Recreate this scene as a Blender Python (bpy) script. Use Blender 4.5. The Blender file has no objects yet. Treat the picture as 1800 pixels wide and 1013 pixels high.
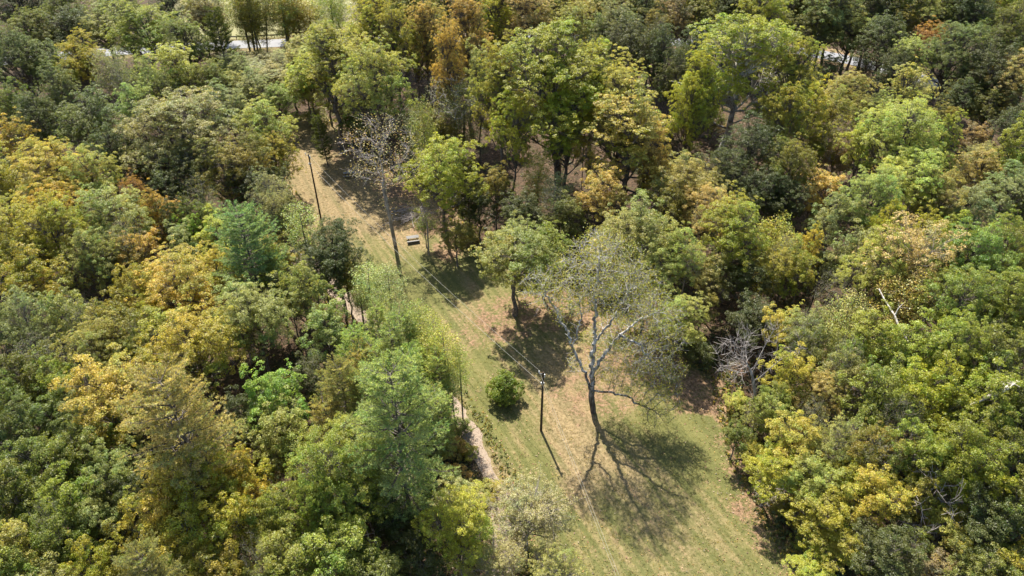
import bpy, math, random
import numpy as np
from mathutils import Vector
SC = bpy.context.scene
COL = SC.collection

# ------------------------------------------------------------------ camera, sky, sun, exposure
CAM_H = 62.0; PITCH = math.radians(38.0); FPX = 1250.0
cd_ = bpy.data.cameras.new('camera'); cam = bpy.data.objects.new('camera', cd_); COL.objects.link(cam)
cam.location = (0, 0, CAM_H); cam.rotation_euler = (math.pi/2 - PITCH, 0, 0)
cd_.sensor_width = 36.0; cd_.lens = FPX/1800*36.0; cd_.clip_start = 0.5; cd_.clip_end = 8000
SC.camera = cam
SUN = Vector((-2.02, 6.29, 9.15)).normalized()
w = bpy.data.worlds.new("World"); SC.world = w; w.use_nodes = True
nt = w.node_tree; nt.nodes.clear()
sky = nt.nodes.new('ShaderNodeTexSky'); sky.sky_type = 'NISHITA'; sky.sun_disc = False
sky.sun_elevation = math.asin(SUN.z); sky.sun_rotation = math.atan2(SUN.x, SUN.y)
bg = nt.nodes.new('ShaderNodeBackground'); bg.inputs[1].default_value = 0.105
wo = nt.nodes.new('ShaderNodeOutputWorld')
nt.links.new(sky.outputs[0], bg.inputs[0]); nt.links.new(bg.outputs[0], wo.inputs[0])
sl = bpy.data.lights.new('sun', 'SUN'); sl.energy = 5.0; sl.angle = math.radians(0.55); sl.color = (1.0, 0.95, 0.86)
so = bpy.data.objects.new('sun', sl); COL.objects.link(so); so.location = (0, 0, 200)
so.rotation_euler = SUN.to_track_quat('Z', 'Y').to_euler()
SC.view_settings.view_transform = 'Standard'; SC.view_settings.look = 'None'
SC.view_settings.exposure = 1.36; SC.view_settings.gamma = 1.0; SC.view_settings.use_curve_mapping = False
SC.cycles.max_bounces = 6; SC.cycles.diffuse_bounces = 3; SC.cycles.glossy_bounces = 2
SC.cycles.transmission_bounces = 4; SC.cycles.transparent_max_bounces = 4
SC.cycles.caustics_reflective = False; SC.cycles.caustics_refractive = False

# ------------------------------------------------------------------ pixel <-> world helpers (photo pixels, 1800 x 1013)
def ray(x, y):
    u = (x-900)/FPX; v = (y-506.5)/FPX
    return (u, math.cos(PITCH)-v*math.sin(PITCH), -math.sin(PITCH)-v*math.cos(PITCH))
def at(x, y, z=0.0):
    r = ray(x, y); t = (z-CAM_H)/r[2]
    return (r[0]*t, r[1]*t)
def pix(X, Y, Z):
    dz = Z-CAM_H
    d = Y*math.cos(PITCH)-dz*math.sin(PITCH)
    up = Y*math.sin(PITCH)+dz*math.cos(PITCH)
    return 900+FPX*X/d, 506.5-FPX*up/d, d
rs = np.random.RandomState
def smooth(a, b, x):
    t = np.clip((x-a)/(b-a), 0, 1); return t*t*(3-2*t)

# ------------------------------------------------------------------ object helpers
def tag(o, label=None, cat=None, group=None, kind=None):
    if label: o['label'] = label
    if cat: o['category'] = cat
    if group: o['group'] = group
    if kind: o['kind'] = kind
    return o
def empty(name, loc, rz=0.0, sc=(1, 1, 1)):
    o = bpy.data.objects.new(name, None); COL.objects.link(o)
    o.empty_display_size = 0.5
    o.location = loc; o.rotation_euler = (0, 0, rz); o.scale = sc
    return o
def link(name, me, parent=None):
    o = bpy.data.objects.new(name, me); COL.objects.link(o)
    if parent: o.parent = parent
    return o
def np_mesh(name, V, F, mat, attrs=None, smoothf=False):
    """V (n,3); F list of (m,k) arrays of faces"""
    me = bpy.data.meshes.new(name)
    V = np.ascontiguousarray(V, dtype=np.float32)
    me.vertices.add(len(V)); me.vertices.foreach_set('co', V.ravel())
    if not isinstance(F, list): F = [F]
    F = [f for f in F if len(f)]
    idx = np.concatenate([f.ravel() for f in F]).astype(np.int32)
    cnt = np.concatenate([np.full(len(f), f.shape[1]) for f in F])
    st = np.concatenate([[0], np.cumsum(cnt)[:-1]]).astype(np.int32)
    me.loops.add(len(idx)); me.loops.foreach_set('vertex_index', idx)
    me.polygons.add(len(cnt)); me.polygons.foreach_set('loop_start', st)
    if attrs:
        for k, a in attrs.items():
            at_ = me.attributes.new(k, 'FLOAT', 'POINT')
            at_.data.foreach_set('value', np.ascontiguousarray(a, dtype=np.float32))
    me.update(calc_edges=True)
    if smoothf:
        me.polygons.foreach_set('use_smooth', np.ones(len(cnt), dtype=bool))
    me.materials.append(mat)
    return me

# ------------------------------------------------------------------ materials
def mat(name):
    m = bpy.data.materials.new(name); m.use_nodes = True
    n = m.node_tree; n.nodes.clear()
    out = n.nodes.new('ShaderNodeOutputMaterial')
    return m, n, out
def nd(n, t, **kw):
    o = n.nodes.new(t)
    for k, v in kw.items(): setattr(o, k, v)
    return o
def mixc(n, f, a, b, bt='MIX'):
    m = nd(n, 'ShaderNodeMix', data_type='RGBA', blend_type=bt)
    for s, v in ((m.inputs[0], f), (m.inputs[6], a), (m.inputs[7], b)):
        if hasattr(v, 'is_linked') or isinstance(v, bpy.types.NodeSocket): n.links.new(v, s)
        elif isinstance(v, (int, float)): s.default_value = v
        else: s.default_value = (*v, 1) if len(v) == 3 else v
    return m.outputs[2]
def mth(n, op, a, b=0.0, c=None, clamp=False):
    m = nd(n, 'ShaderNodeMath', operation=op, use_clamp=clamp)
    for i, v in enumerate((a, b) if c is None else (a, b, c)):
        if isinstance(v, bpy.types.NodeSocket): n.links.new(v, m.inputs[i])
        else: m.inputs[i].default_value = v
    return m.outputs[0]
def ramp(n, v, a, b):
    m = nd(n, 'ShaderNodeMapRange', interpolation_type='SMOOTHSTEP')
    n.links.new(v, m.inputs[0]); m.inputs[1].default_value = a; m.inputs[2].default_value = b
    return m.outputs[0]
def noise(n, vec, scale, detail=3, rough=0.6, dist=0.0):
    t = nd(n, 'ShaderNodeTexNoise'); t.inputs['Scale'].default_value = scale
    t.inputs['Detail'].default_value = detail; t.inputs['Roughness'].default_value = rough
    t.inputs['Distortion'].default_value = dist
    if vec is not None: n.links.new(vec, t.inputs['Vector'])
    return t.outputs[0]
def leaf_mat(name, rough=0.5, spec=0.55, trans=0.48, fixed=None, warm=(0.52, 0.35, 0.06), pale=0.35):
    m, n, out = mat(name)
    oi = nd(n, 'ShaderNodeObjectInfo')
    at_ = nd(n, 'ShaderNodeAttribute', attribute_name='tint'); al = nd(n, 'ShaderNodeAttribute', attribute_name='leafv')
    base = oi.outputs['Color']
    if fixed:
        r = nd(n, 'ShaderNodeRGB'); r.outputs[0].default_value = (*fixed, 1); base = r.outputs[0]
    # clumps further turned towards autumn: how many is the object's colour alpha
    inv = mth(n, 'SUBTRACT', 1.0, oi.outputs['Alpha'])
    f = mth(n, 'SUBTRACT', mth(n, 'ADD', at_.outputs['Fac'], mth(n, 'MULTIPLY', al.outputs['Fac'], 0.35)), mth(n, 'SUBTRACT', 1.28, inv))
    f = mth(n, 'MULTIPLY', f, 2.5, clamp=True)
    f = mth(n, 'MULTIPLY', f, 0.75)
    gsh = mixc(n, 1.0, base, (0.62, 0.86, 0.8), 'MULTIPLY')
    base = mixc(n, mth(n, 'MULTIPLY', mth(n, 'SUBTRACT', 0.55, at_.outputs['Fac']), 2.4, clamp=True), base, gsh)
    c = mixc(n, f, base, warm)
    # leaf to leaf value and hue change
    hs = nd(n, 'ShaderNodeHueSaturation')
    n.links.new(c, hs.inputs['Color'])
    n.links.new(mth(n, 'ADD', mth(n, 'MULTIPLY', al.outputs['Fac'], 0.05), 0.475), hs.inputs['Hue'])
    n.links.new(mth(n, 'ADD', mth(n, 'MULTIPLY', mth(n, 'FRACT', mth(n, 'MULTIPLY', al.outputs['Fac'], 7.3)), 0.75), 0.64), hs.inputs['Value'])
    c = hs.outputs[0]
    v = mth(n, 'ADD', 0.78, mth(n, 'MULTIPLY', mth(n, 'FRACT', mth(n, 'MULTIPLY', at_.outputs['Fac'], 5.7)), 0.44))
    vm = nd(n, 'ShaderNodeVectorMath', operation='SCALE'); n.links.new(c, vm.inputs[0]); n.links.new(v, vm.inputs['Scale']); c = vm.outputs[0]
    p = nd(n, 'ShaderNodeBsdfPrincipled'); n.links.new(c, p.inputs['Base Color'])
    p.inputs['Roughness'].default_value = rough; p.inputs['Specular IOR Level'].default_value = spec
    tr = nd(n, 'ShaderNodeBsdfTranslucent')
    c2 = mixc(n, 1.0, c, (1.35, 1.3, 0.6), 'MULTIPLY'); n.links.new(c2, tr.inputs[0])
    mx = nd(n, 'ShaderNodeMixShader'); mx.inputs[0].default_value = trans
    n.links.new(p.outputs[0], mx.inputs[1]); n.links.new(tr.outputs[0], mx.inputs[2]); n.links.new(mx.outputs[0], out.inputs[0])
    return m
def bark_mat(name, a, b, scale=6.0, rough=0.9, dark_foot=0.0):
    m, n, out = mat(name)
    tc = nd(n, 'ShaderNodeTexCoord'); mp = nd(n, 'ShaderNodeMapping'); mp.inputs['Scale'].default_value = (1, 1, 0.3)
    n.links.new(tc.outputs['Object'], mp.inputs[0])
    f = ramp(n, noise(n, mp.outputs[0], scale, 5, 0.65), 0.38, 0.64)
    col = mixc(n, f, a, b)
    if dark_foot:      # rough dark bark on the butt, smooth pale bark on the limbs
        sx = nd(n, 'ShaderNodeSeparateXYZ'); n.links.new(tc.outputs['Object'], sx.inputs[0])
        g = ramp(n, mth(n, 'ADD', sx.outputs[2], mth(n, 'MULTIPLY', f, 2.0)), dark_foot*0.45, dark_foot*1.5)
        col = mixc(n, g, mixc(n, f, (0.05, 0.042, 0.036), (0.13, 0.115, 0.10)), col)
    p = nd(n, 'ShaderNodeBsdfPrincipled'); n.links.new(col, p.inputs['Base Color'])
    p.inputs['Roughness'].default_value = rough; p.inputs['Specular IOR Level'].default_value = 0.2
    bp = nd(n, 'ShaderNodeBump'); bp.inputs['Strength'].default_value = 0.6; bp.inputs['Distance'].default_value = 0.05
    n.links.new(noise(n, mp.outputs[0], scale*4, 4), bp.inputs['Height']); n.links.new(bp.outputs[0], p.inputs['Normal'])
    n.links.new(p.outputs[0], out.inputs[0])
    return m
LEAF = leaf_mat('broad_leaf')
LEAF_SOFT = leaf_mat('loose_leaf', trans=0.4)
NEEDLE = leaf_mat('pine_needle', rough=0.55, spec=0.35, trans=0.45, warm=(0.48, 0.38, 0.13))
BARK = bark_mat('brown_bark', (0.07, 0.056, 0.045), (0.22, 0.19, 0.16))
BARK_GREY = bark_mat('grey_bark', (0.17, 0.145, 0.115), (0.42, 0.365, 0.30))
BARK_PALE = bark_mat('pale_bark', (0.20, 0.17, 0.14), (0.62, 0.58, 0.52), 3.0)
BARK_TWIG = bark_mat('bare_twig_bark', (0.20, 0.17, 0.15), (0.44, 0.39, 0.35), 3.0)
WOOD_POLE = bark_mat('creosoted_wood', (0.035, 0.024, 0.016), (0.10, 0.07, 0.045), 8.0)
def flat_mat(name, c, rough=0.6, metal=0.0, nz=0.25, scale=12):
    m, n, out = mat(name)
    tc = nd(n, 'ShaderNodeTexCoord')
    f = noise(n, tc.outputs['Object'], scale, 4)
    p = nd(n, 'ShaderNodeBsdfPrincipled')
    n.links.new(mixc(n, mth(n, 'MULTIPLY', f, nz*2), c, tuple(v*0.45 for v in c)), p.inputs['Base Color'])
    p.inputs['Roughness'].default_value = rough; p.inputs['Metallic'].default_value = metal
    n.links.new(p.outputs[0], out.inputs[0]); return m
WIRE = flat_mat('weathered_aluminium', (0.36, 0.34, 0.29), 0.7)
CERAMIC = flat_mat('white_ceramic', (0.75, 0.74, 0.70), 0.3)
STEEL = flat_mat('galvanised_steel', (0.36, 0.36, 0.36), 0.45, 0.6)
PLANK = flat_mat('bleached_plank', (0.21, 0.20, 0.185), 0.85)
PLANK_DARK = flat_mat('dark_plank', (0.06, 0.05, 0.045), 0.8)
LOG_M = bark_mat('bleached_log', (0.30, 0.26, 0.21), (0.62, 0.57, 0.50), 4.0)
ROCK_M = bark_mat('creek_rock', (0.18, 0.15, 0.12), (0.45, 0.39, 0.31), 1.5)

def asphalt():
    m, n, out = mat('worn_asphalt')
    tc = nd(n, 'ShaderNodeTexCoord')
    f = noise(n, tc.outputs['Object'], 0.5, 6, 0.7)
    p = nd(n, 'ShaderNodeBsdfPrincipled'); n.links.new(mixc(n, f, (0.12, 0.12, 0.125), (0.22, 0.218, 0.22)), p.inputs['Base Color'])
    p.inputs['Roughness'].default_value = 0.8
    n.links.new(p.outputs[0], out.inputs[0]); return m
def gravel():
    m, n, out = mat('path_gravel')
    tc = nd(n, 'ShaderNodeTexCoord')
    f = noise(n, tc.outputs['Object'], 0.9, 4, 0.7); g = noise(n, tc.outputs['Object'], 7.0, 5, 0.75)
    c = mixc(n, ramp(n, g, 0.3, 0.75), (0.17, 0.125, 0.09), (0.36, 0.28, 0.205))
    c = mixc(n, mth(n, 'MULTIPLY', ramp(n, f, 0.5, 0.75), 0.7), c, (0.24, 0.19, 0.10))
    p = nd(n, 'ShaderNodeBsdfPrincipled'); n.links.new(c, p.inputs['Base Color']); p.inputs['Roughness'].default_value = 0.95
    bp = nd(n, 'ShaderNodeBump'); bp.inputs['Distance'].default_value = 0.08; n.links.new(g, bp.inputs['Height']); n.links.new(bp.outputs[0], p.inputs['Normal'])
    n.links.new(p.outputs[0], out.inputs[0]); return m
def ground_mat():
    m, n, out = mat('meadow_and_forest_floor')
    tc = nd(n, 'ShaderNodeTexCoord'); P = tc.outputs['Object']
    A = {k: nd(n, 'ShaderNodeAttribute', attribute_name=k).outputs['Fac'] for k in ('grass', 'litter', 'straw', 'field')}
    big = noise(n, P, 0.09, 4, 0.6); mid = noise(n, P, 0.45, 4, 0.65); fin = noise(n, P, 2.6, 5, 0.7); vf = noise(n, P, 11.0, 3, 0.75)
    # mowing stripes run along the clearing
    mp = nd(n, 'ShaderNodeMapping'); mp.inputs['Rotation'].default_value = (0, 0, math.radians(-62)); mp.inputs['Scale'].default_value = (0.05, 1.0, 1)
    mp.vector_type = 'TEXTURE'
    mp.inputs['Scale'].default_value = (14.0, 0.9, 1)
    n.links.new(P, mp.inputs[0])
    st = noise(n, mp.outputs[0], 1.0, 3, 0.55, 0.3)
    # grass
    dry = mth(n, 'ADD', mth(n, 'MULTIPLY', big, 1.0), mth(n, 'MULTIPLY', mid, 0.55))
    dry = mth(n, 'ADD', dry, mth(n, 'MULTIPLY', mth(n, 'SUBTRACT', st, 0.25), 1.1)); dry = mth(n, 'ADD', dry, mth(n, 'MULTIPLY', fin, 0.6))
    dry = mth(n, 'ADD', dry, A['straw'])
    dryf = ramp(n, dry, 1.18, 1.9)
    green = mixc(n, fin, (0.088, 0.090, 0.027), (0.215, 0.205, 0.078))
    tan = mixc(n, ramp(n, fin, 0.3, 0.7), (0.165, 0.12, 0.062), (0.33, 0.25, 0.14))
    gr = mixc(n, dryf, green, tan)
    gr = mixc(n, mth(n, 'MULTIPLY', ramp(n, vf, 0.62, 0.75), 0.5), gr, (0.60, 0.50, 0.32))
    gr = mixc(n, mth(n, 'MULTIPLY', ramp(n, vf, 0.40, 0.28), 0.6), gr, (0.07, 0.07, 0.025))
    gr = mixc(n, 1.0, gr, mixc(n, ramp(n, st, 0.36, 0.62), (0.76, 0.80, 0.74), (1.02, 1.01, 0.97)), 'MULTIPLY')
    # leaf litter
    lit = mixc(n, ramp(n, fin, 0.35, 0.65), (0.10, 0.055, 0.036), (0.33, 0.205, 0.13))
    lit = mixc(n, mth(n, 'MULTIPLY', ramp(n, vf, 0.58, 0.72), 0.7), lit, (0.48, 0.33, 0.21))
    lf = mth(n, 'ADD', A['litter'], mth(n, 'MULTIPLY', mth(n, 'SUBTRACT', mth(n, 'ADD', mid, fin), 1.0), 2.2))
    lf = mth(n, 'MULTIPLY', ramp(n, lf, 0.3, 0.85), 0.85)
    gr = mixc(n, lf, gr, lit)
    # forest floor
    fo = mixc(n, ramp(n, fin, 0.35, 0.7), (0.035, 0.026, 0.017), (0.15, 0.095, 0.06))
    fo = mixc(n, mth(n, 'MULTIPLY', ramp(n, mid, 0.5, 0.66), 0.6), fo, (0.055, 0.065, 0.022))
    fo = mixc(n, mth(n, 'MULTIPLY', ramp(n, vf, 0.6, 0.74), 0.5), fo, (0.30, 0.20, 0.12))
    gm = mth(n, 'ADD', A['grass'], mth(n, 'MULTIPLY', mth(n, 'SUBTRACT', fin, 0.5), 0.7))
    c = mixc(n, ramp(n, gm, 0.4, 0.6), fo, gr)
    fl = mixc(n, mid, (0.20, 0.20, 0.085), (0.32, 0.29, 0.16))
    c = mixc(n, A['field'], c, fl)
    c = mixc(n, 1.0, c, (0.84, 0.83, 0.80), 'MULTIPLY')
    p = nd(n, 'ShaderNodeBsdfPrincipled'); n.links.new(c, p.inputs['Base Color']); p.inputs['Roughness'].default_value = 0.95
    p.inputs['Specular IOR Level'].default_value = 0.15
    bp = nd(n, 'ShaderNodeBump'); bp.inputs['Strength'].default_value = 0.7; bp.inputs['Distance'].default_value = 0.12
    n.links.new(mth(n, 'ADD', fin, mth(n, 'MULTIPLY', vf, 0.5)), bp.inputs['Height']); n.links.new(bp.outputs[0], p.inputs['Normal'])
    n.links.new(p.outputs[0], out.inputs[0]); return m

# ------------------------------------------------------------------ ground
def poly_world(pts): return np.array([at(*p) for p in pts])
def inside(P, poly):
    x, y = P[:, 0], P[:, 1]; r = np.zeros(len(P), bool); n = len(poly)
    for i in range(n):
        x0, y0 = poly[i]; x1, y1 = poly[(i+1) % n]
        c = ((y0 > y) != (y1 > y)); 
        xi = (x1-x0)*(y-y0)/((y1-y0) if y1 != y0 else 1e-9)+x0
        r ^= c & (x < xi)
    return r
def dist_poly(P, poly, closed=True):
    d = np.full(len(P), 1e9); n = len(poly)
    for i in range(n if closed else n-1):
        a = poly[i]; b = poly[(i+1) % n]; ab = b-a
        t = np.clip(((P-a)@ab)/max(ab@ab, 1e-9), 0, 1)
        d = np.minimum(d, np.hypot(*(P-(a+t[:, None]*ab)).T))
    return d
CLEAR = poly_world([(505, 205), (570, 203), (622, 250), (700, 300), (770, 330), (815, 400), (900, 455), (975, 500), (1090, 560), (1190, 600),
                    (1262, 660), (1290, 740), (1318, 840), (1375, 930), (1450, 1030), (1560, 1230), (960, 1230), (935, 1040), (880, 880), (835, 800),
                    (780, 715), (720, 650), (655, 585), (600, 520), (545, 455), (520, 400), (505, 330), (498, 260)])
ROAD = np.array([at(*p) for p in [(-250, 130), (0, 108), (200, 91), (380, 80), (470, 77), (560, 73), (700, 68), (860, 66), (1010, 68), (1180, 74), (1330, 83),
                                 (1450, 96), (1540, 117), (1650, 147), (1740, 182), (1830, 225), (1960, 300), (2150, 420)]])
PATH = np.array([at(*p) for p in [(500, 430), (545, 465), (600, 520), (640, 560), (672, 592), (715, 640), (760, 680), (792, 708), (818, 745), (842, 795), (868, 850), (885, 920), (880, 1040), (850, 1180)]])
def sd(P, poly): 
    return np.where(inside(P, poly), 1, -1)*dist_poly(P, poly)
def fbm(P, s, seed=0):
    r = rs(seed); o = np.zeros(len(P))
    for k in range(12):
        a = r.rand()*6.28; f = s*(1.6**(k/3.0))*r.uniform(0.7, 1.3)
        o += np.sin((P[:, 0]*math.cos(a)+P[:, 1]*math.sin(a))*f+r.rand()*6.28)/(1+k*0.25)
    return o/5.0
def axis(a, b, step, far):
    core = np.arange(a, b+step*0.5, step); lo = []; hi = []; s = step; x = a
    while x > -far: s *= 1.35; x -= s; lo.append(x)
    s = step; x = b
    while x < far: s *= 1.35; x += s; hi.append(x)
    return np.array(lo[::-1]+list(core)+hi)
def road_d(P): return dist_poly(P, ROAD, False)
def hgt(P):
    c = sd(P, CLEAR); rd = road_d(P)
    amp = smooth(0, 14, -c)*smooth(5, 16, rd)
    return amp*0.55*fbm(P, 0.11, 5)+0.05*fbm(P, 0.5, 6)*smooth(3.5, 6, rd)
FIELD_Y0 = 0
def build_ground():
    gx = axis(-110, 110, 0.7, 4000); gy = axis(20, 205, 0.7, 4000)
    X, Y = np.meshgrid(gx, gy); P = np.stack([X.ravel(), Y.ravel()], 1)
    Z = hgt(P)
    V = np.column_stack([P, Z]); nx = len(gx); ny = len(gy)
    i = np.arange(nx-1)[None, :]+np.arange(ny-1)[:, None]*nx
    F = np.stack([i, i+1, i+1+nx, i+nx], -1).reshape(-1, 4)
    c = sd(P, CLEAR)+1.3*fbm(P, 0.5, 3)
    grass = smooth(-1.6, 1.2, c)
    lit = np.zeros(len(P)); stw = np.zeros(len(P))
    for (px, py, rx, ry, s) in [(745, 330, 10, 9, .8), (770, 390, 8, 7, .75), (690, 300, 8, 8, .6), (885, 565, 6.5, 7, .66), (1050, 690, 7, 6.0, .52), (1130, 620, 10, 7, .8),
                                (1240, 690, 6, 5, .9), (790, 440, 3.5, 4, .8), (1300, 800, 2.6, 6, .8), (1090, 560, 10, 4, 1.0), (960, 540, 5, 6, .8), (640, 260, 8, 9, .6), (1330, 900, 3, 5, .7)]:
        q = at(px, py); d = np.hypot((P[:, 0]-q[0])/rx, (P[:, 1]-q[1])/ry)
        lit = np.maximum(lit, s*smooth(1.25, 0.35, d))
    lit = np.maximum(lit, smooth(4.5, 0.0, c)*0.55*(P[:, 0] > -2+(P[:, 1]-60)*-0.45))
    for (px, py, rx, ry, s) in [(570, 290, 14, 26, .7), (1000, 660, 9, 7, .45), (1010, 800, 3.2, 7, .5), (680, 390, 10, 14, .45), (800, 570, 5, 6, .25), (840, 830, 2.5, 6, .4), (1080, 850, 5, 8, .25), (1230, 930, 5, 5, .1), (1000, 740, 4, 4, .4),
                                (850, 760, 2.6, 6, -.45), (760, 540, 5, 8, -.3), (950, 880, 3, 7, -.3), (660, 460, 8, 7, -.3), (1240, 800, 5, 6, -.35)]:
        q = at(px, py); d = np.hypot((P[:, 0]-q[0])/rx, (P[:, 1]-q[1])/ry)
        stw += s*smooth(1.4, 0.2, d)
    pd = dist_poly(P, PATH, False)
    stw += 0.4*smooth(3.6, 1.0, pd)*(c < 3)
    fld = smooth(4.2, 5.2, road_d(P))*(P[:, 1] > 178)*(P[:, 0] > -105)*smooth(-105, -90, P[:, 0])*smooth(-40, -50, P[:, 0])
    ra = road_d(P); grass = np.maximum(grass, smooth(6.5, 4.5, ra)*0.75); stw += 0.3*smooth(7, 4, ra)
    me = np_mesh('ground', V, F, ground_mat(), dict(grass=grass, litter=lit, straw=stw, field=fld), True)
    tag(link('ground', me), kind='structure')
build_ground()
def hz(x, y): return float(hgt(np.array([[x, y]]))[0])

def ribbon(name, pts, wl, wr, mat_, z, seed=1, jit=0.0, step=1.0, conform=False, nw=2):
    # resample
    seg = np.hypot(*np.diff(pts, axis=0).T); s = np.concatenate([[0], np.cumsum(seg)])
    t = np.arange(0, s[-1], step); 
    X = np.interp(t, s, pts[:, 0]); Y = np.interp(t, s, pts[:, 1])
    for _ in range(6):
        X[1:-1] = (X[:-2]+X[2:]+2*X[1:-1])/4; Y[1:-1] = (Y[:-2]+Y[2:]+2*Y[1:-1])/4
    C = np.stack([X, Y], 1); T = np.gradient(C, axis=0); T /= np.linalg.norm(T, axis=1)[:, None]
    N = np.stack([-T[:, 1], T[:, 0]], 1); r = rs(seed)
    cols = []
    ws = np.linspace(-wr, wl, nw)
    for k, wv in enumerate(ws):
        j = jit*np.convolve(r.randn(len(C)+8), np.ones(3)/1.7, 'same')[4:-4] if k in (0, nw-1) else 0*X
        Q = C+N*(wv+j*np.sign(wv))[:, None]
        zz = (hgt(Q) if conform else 0)+z
        cols.append(np.column_stack([Q, np.full(len(Q), 0.0)+zz]))
    V = np.stack(cols, 1).reshape(-1, 3); n = len(C)
    i = (np.arange(n-1)*nw)[:, None]+np.arange(nw-1)[None]
    F = np.stack([i, i+nw, i+nw+1, i+1], -1).reshape(-1, 4)[:, ::-1]
    me = np_mesh(name, V, F, mat_, None, True)
    return tag(link(name, me), kind='structure'), C, N
ribbon('road', ROAD, 2.9, 2.9, asphalt(), 0.06, step=2.0)
ribbon('gravel_path', PATH, 0.95, 0.95, gravel(), 0.05, 2, 0.2, 0.5, True, 5)

# ------------------------------------------------------------------ branch tubes and leaves (numpy)
def tubes(P0, P1, R0, R1, n=5):
    P0 = np.asarray(P0, float); P1 = np.asarray(P1, float); m = len(P0)
    D = P1-P0; L = np.linalg.norm(D, axis=1); L[L < 1e-6] = 1e-6; D = D/L[:, None]
    up = np.where(np.abs(D[:, 2:3]) > 0.95, [[1.0, 0, 0]], [[0, 0, 1.0]])
    U = np.cross(up, D); U /= np.linalg.norm(U, axis=1)[:, None]; W = np.cross(D, U)
    a = np.arange(n)*2*math.pi/n; ca = np.cos(a)[None, :, None]; sa = np.sin(a)[None, :, None]
    ring = U[:, None]*ca+W[:, None]*sa
    A = P0[:, None]+ring*np.asarray(R0)[:, None, None]; B = P1[:, None]+ring*np.asarray(R1)[:, None, None]
    V = np.concatenate([A, B], 1).reshape(-1, 3)
    i = np.arange(n); j = (i+1) % n
    f = np.stack([i, j, j+n, i+n], 1); F = (np.arange(m)*2*n)[:, None, None]+f[None]
    return V, F.reshape(-1, 4)
def joinVF(parts):
    Vs = []; Fs = []; o = 0
    for V, F in parts:
        if len(V) == 0: continue
        Vs.append(V); Fs.append(F+o); o += len(V)
    return np.concatenate(Vs), np.concatenate(Fs)
def unit(a): return a/np.maximum(np.linalg.norm(a, axis=-1, keepdims=True), 1e-9)
def leaf_quads(C, Nn, size, r, aspect=0.6, tint=None, axis_hint=None):
    """rhombus leaves, slightly folded by jitter"""
    m = len(C); Nn = unit(Nn)
    h = r.randn(m, 3) if axis_hint is None else axis_hint+0.3*r.randn(m, 3)
    U = unit(np.cross(Nn, h)) if axis_hint is None else unit(h)
    W = unit(np.cross(Nn, U))
    s = size*r.uniform(0.6, 1.35, m); s = s[:, None]
    V = np.stack([C-U*s*0.5, C+W*s*aspect*0.5+U*s*0.05, C+U*s*0.5+Nn*s*0.12, C-W*s*aspect*0.5+U*s*0.05], 1).reshape(-1, 3)
    F = np.arange(4*m).reshape(-1, 4)
    lv = np.repeat(r.rand(m), 4); tn = np.repeat(tint if tint is not None else r.rand(m), 4)
    return V, F, tn, lv

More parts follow.
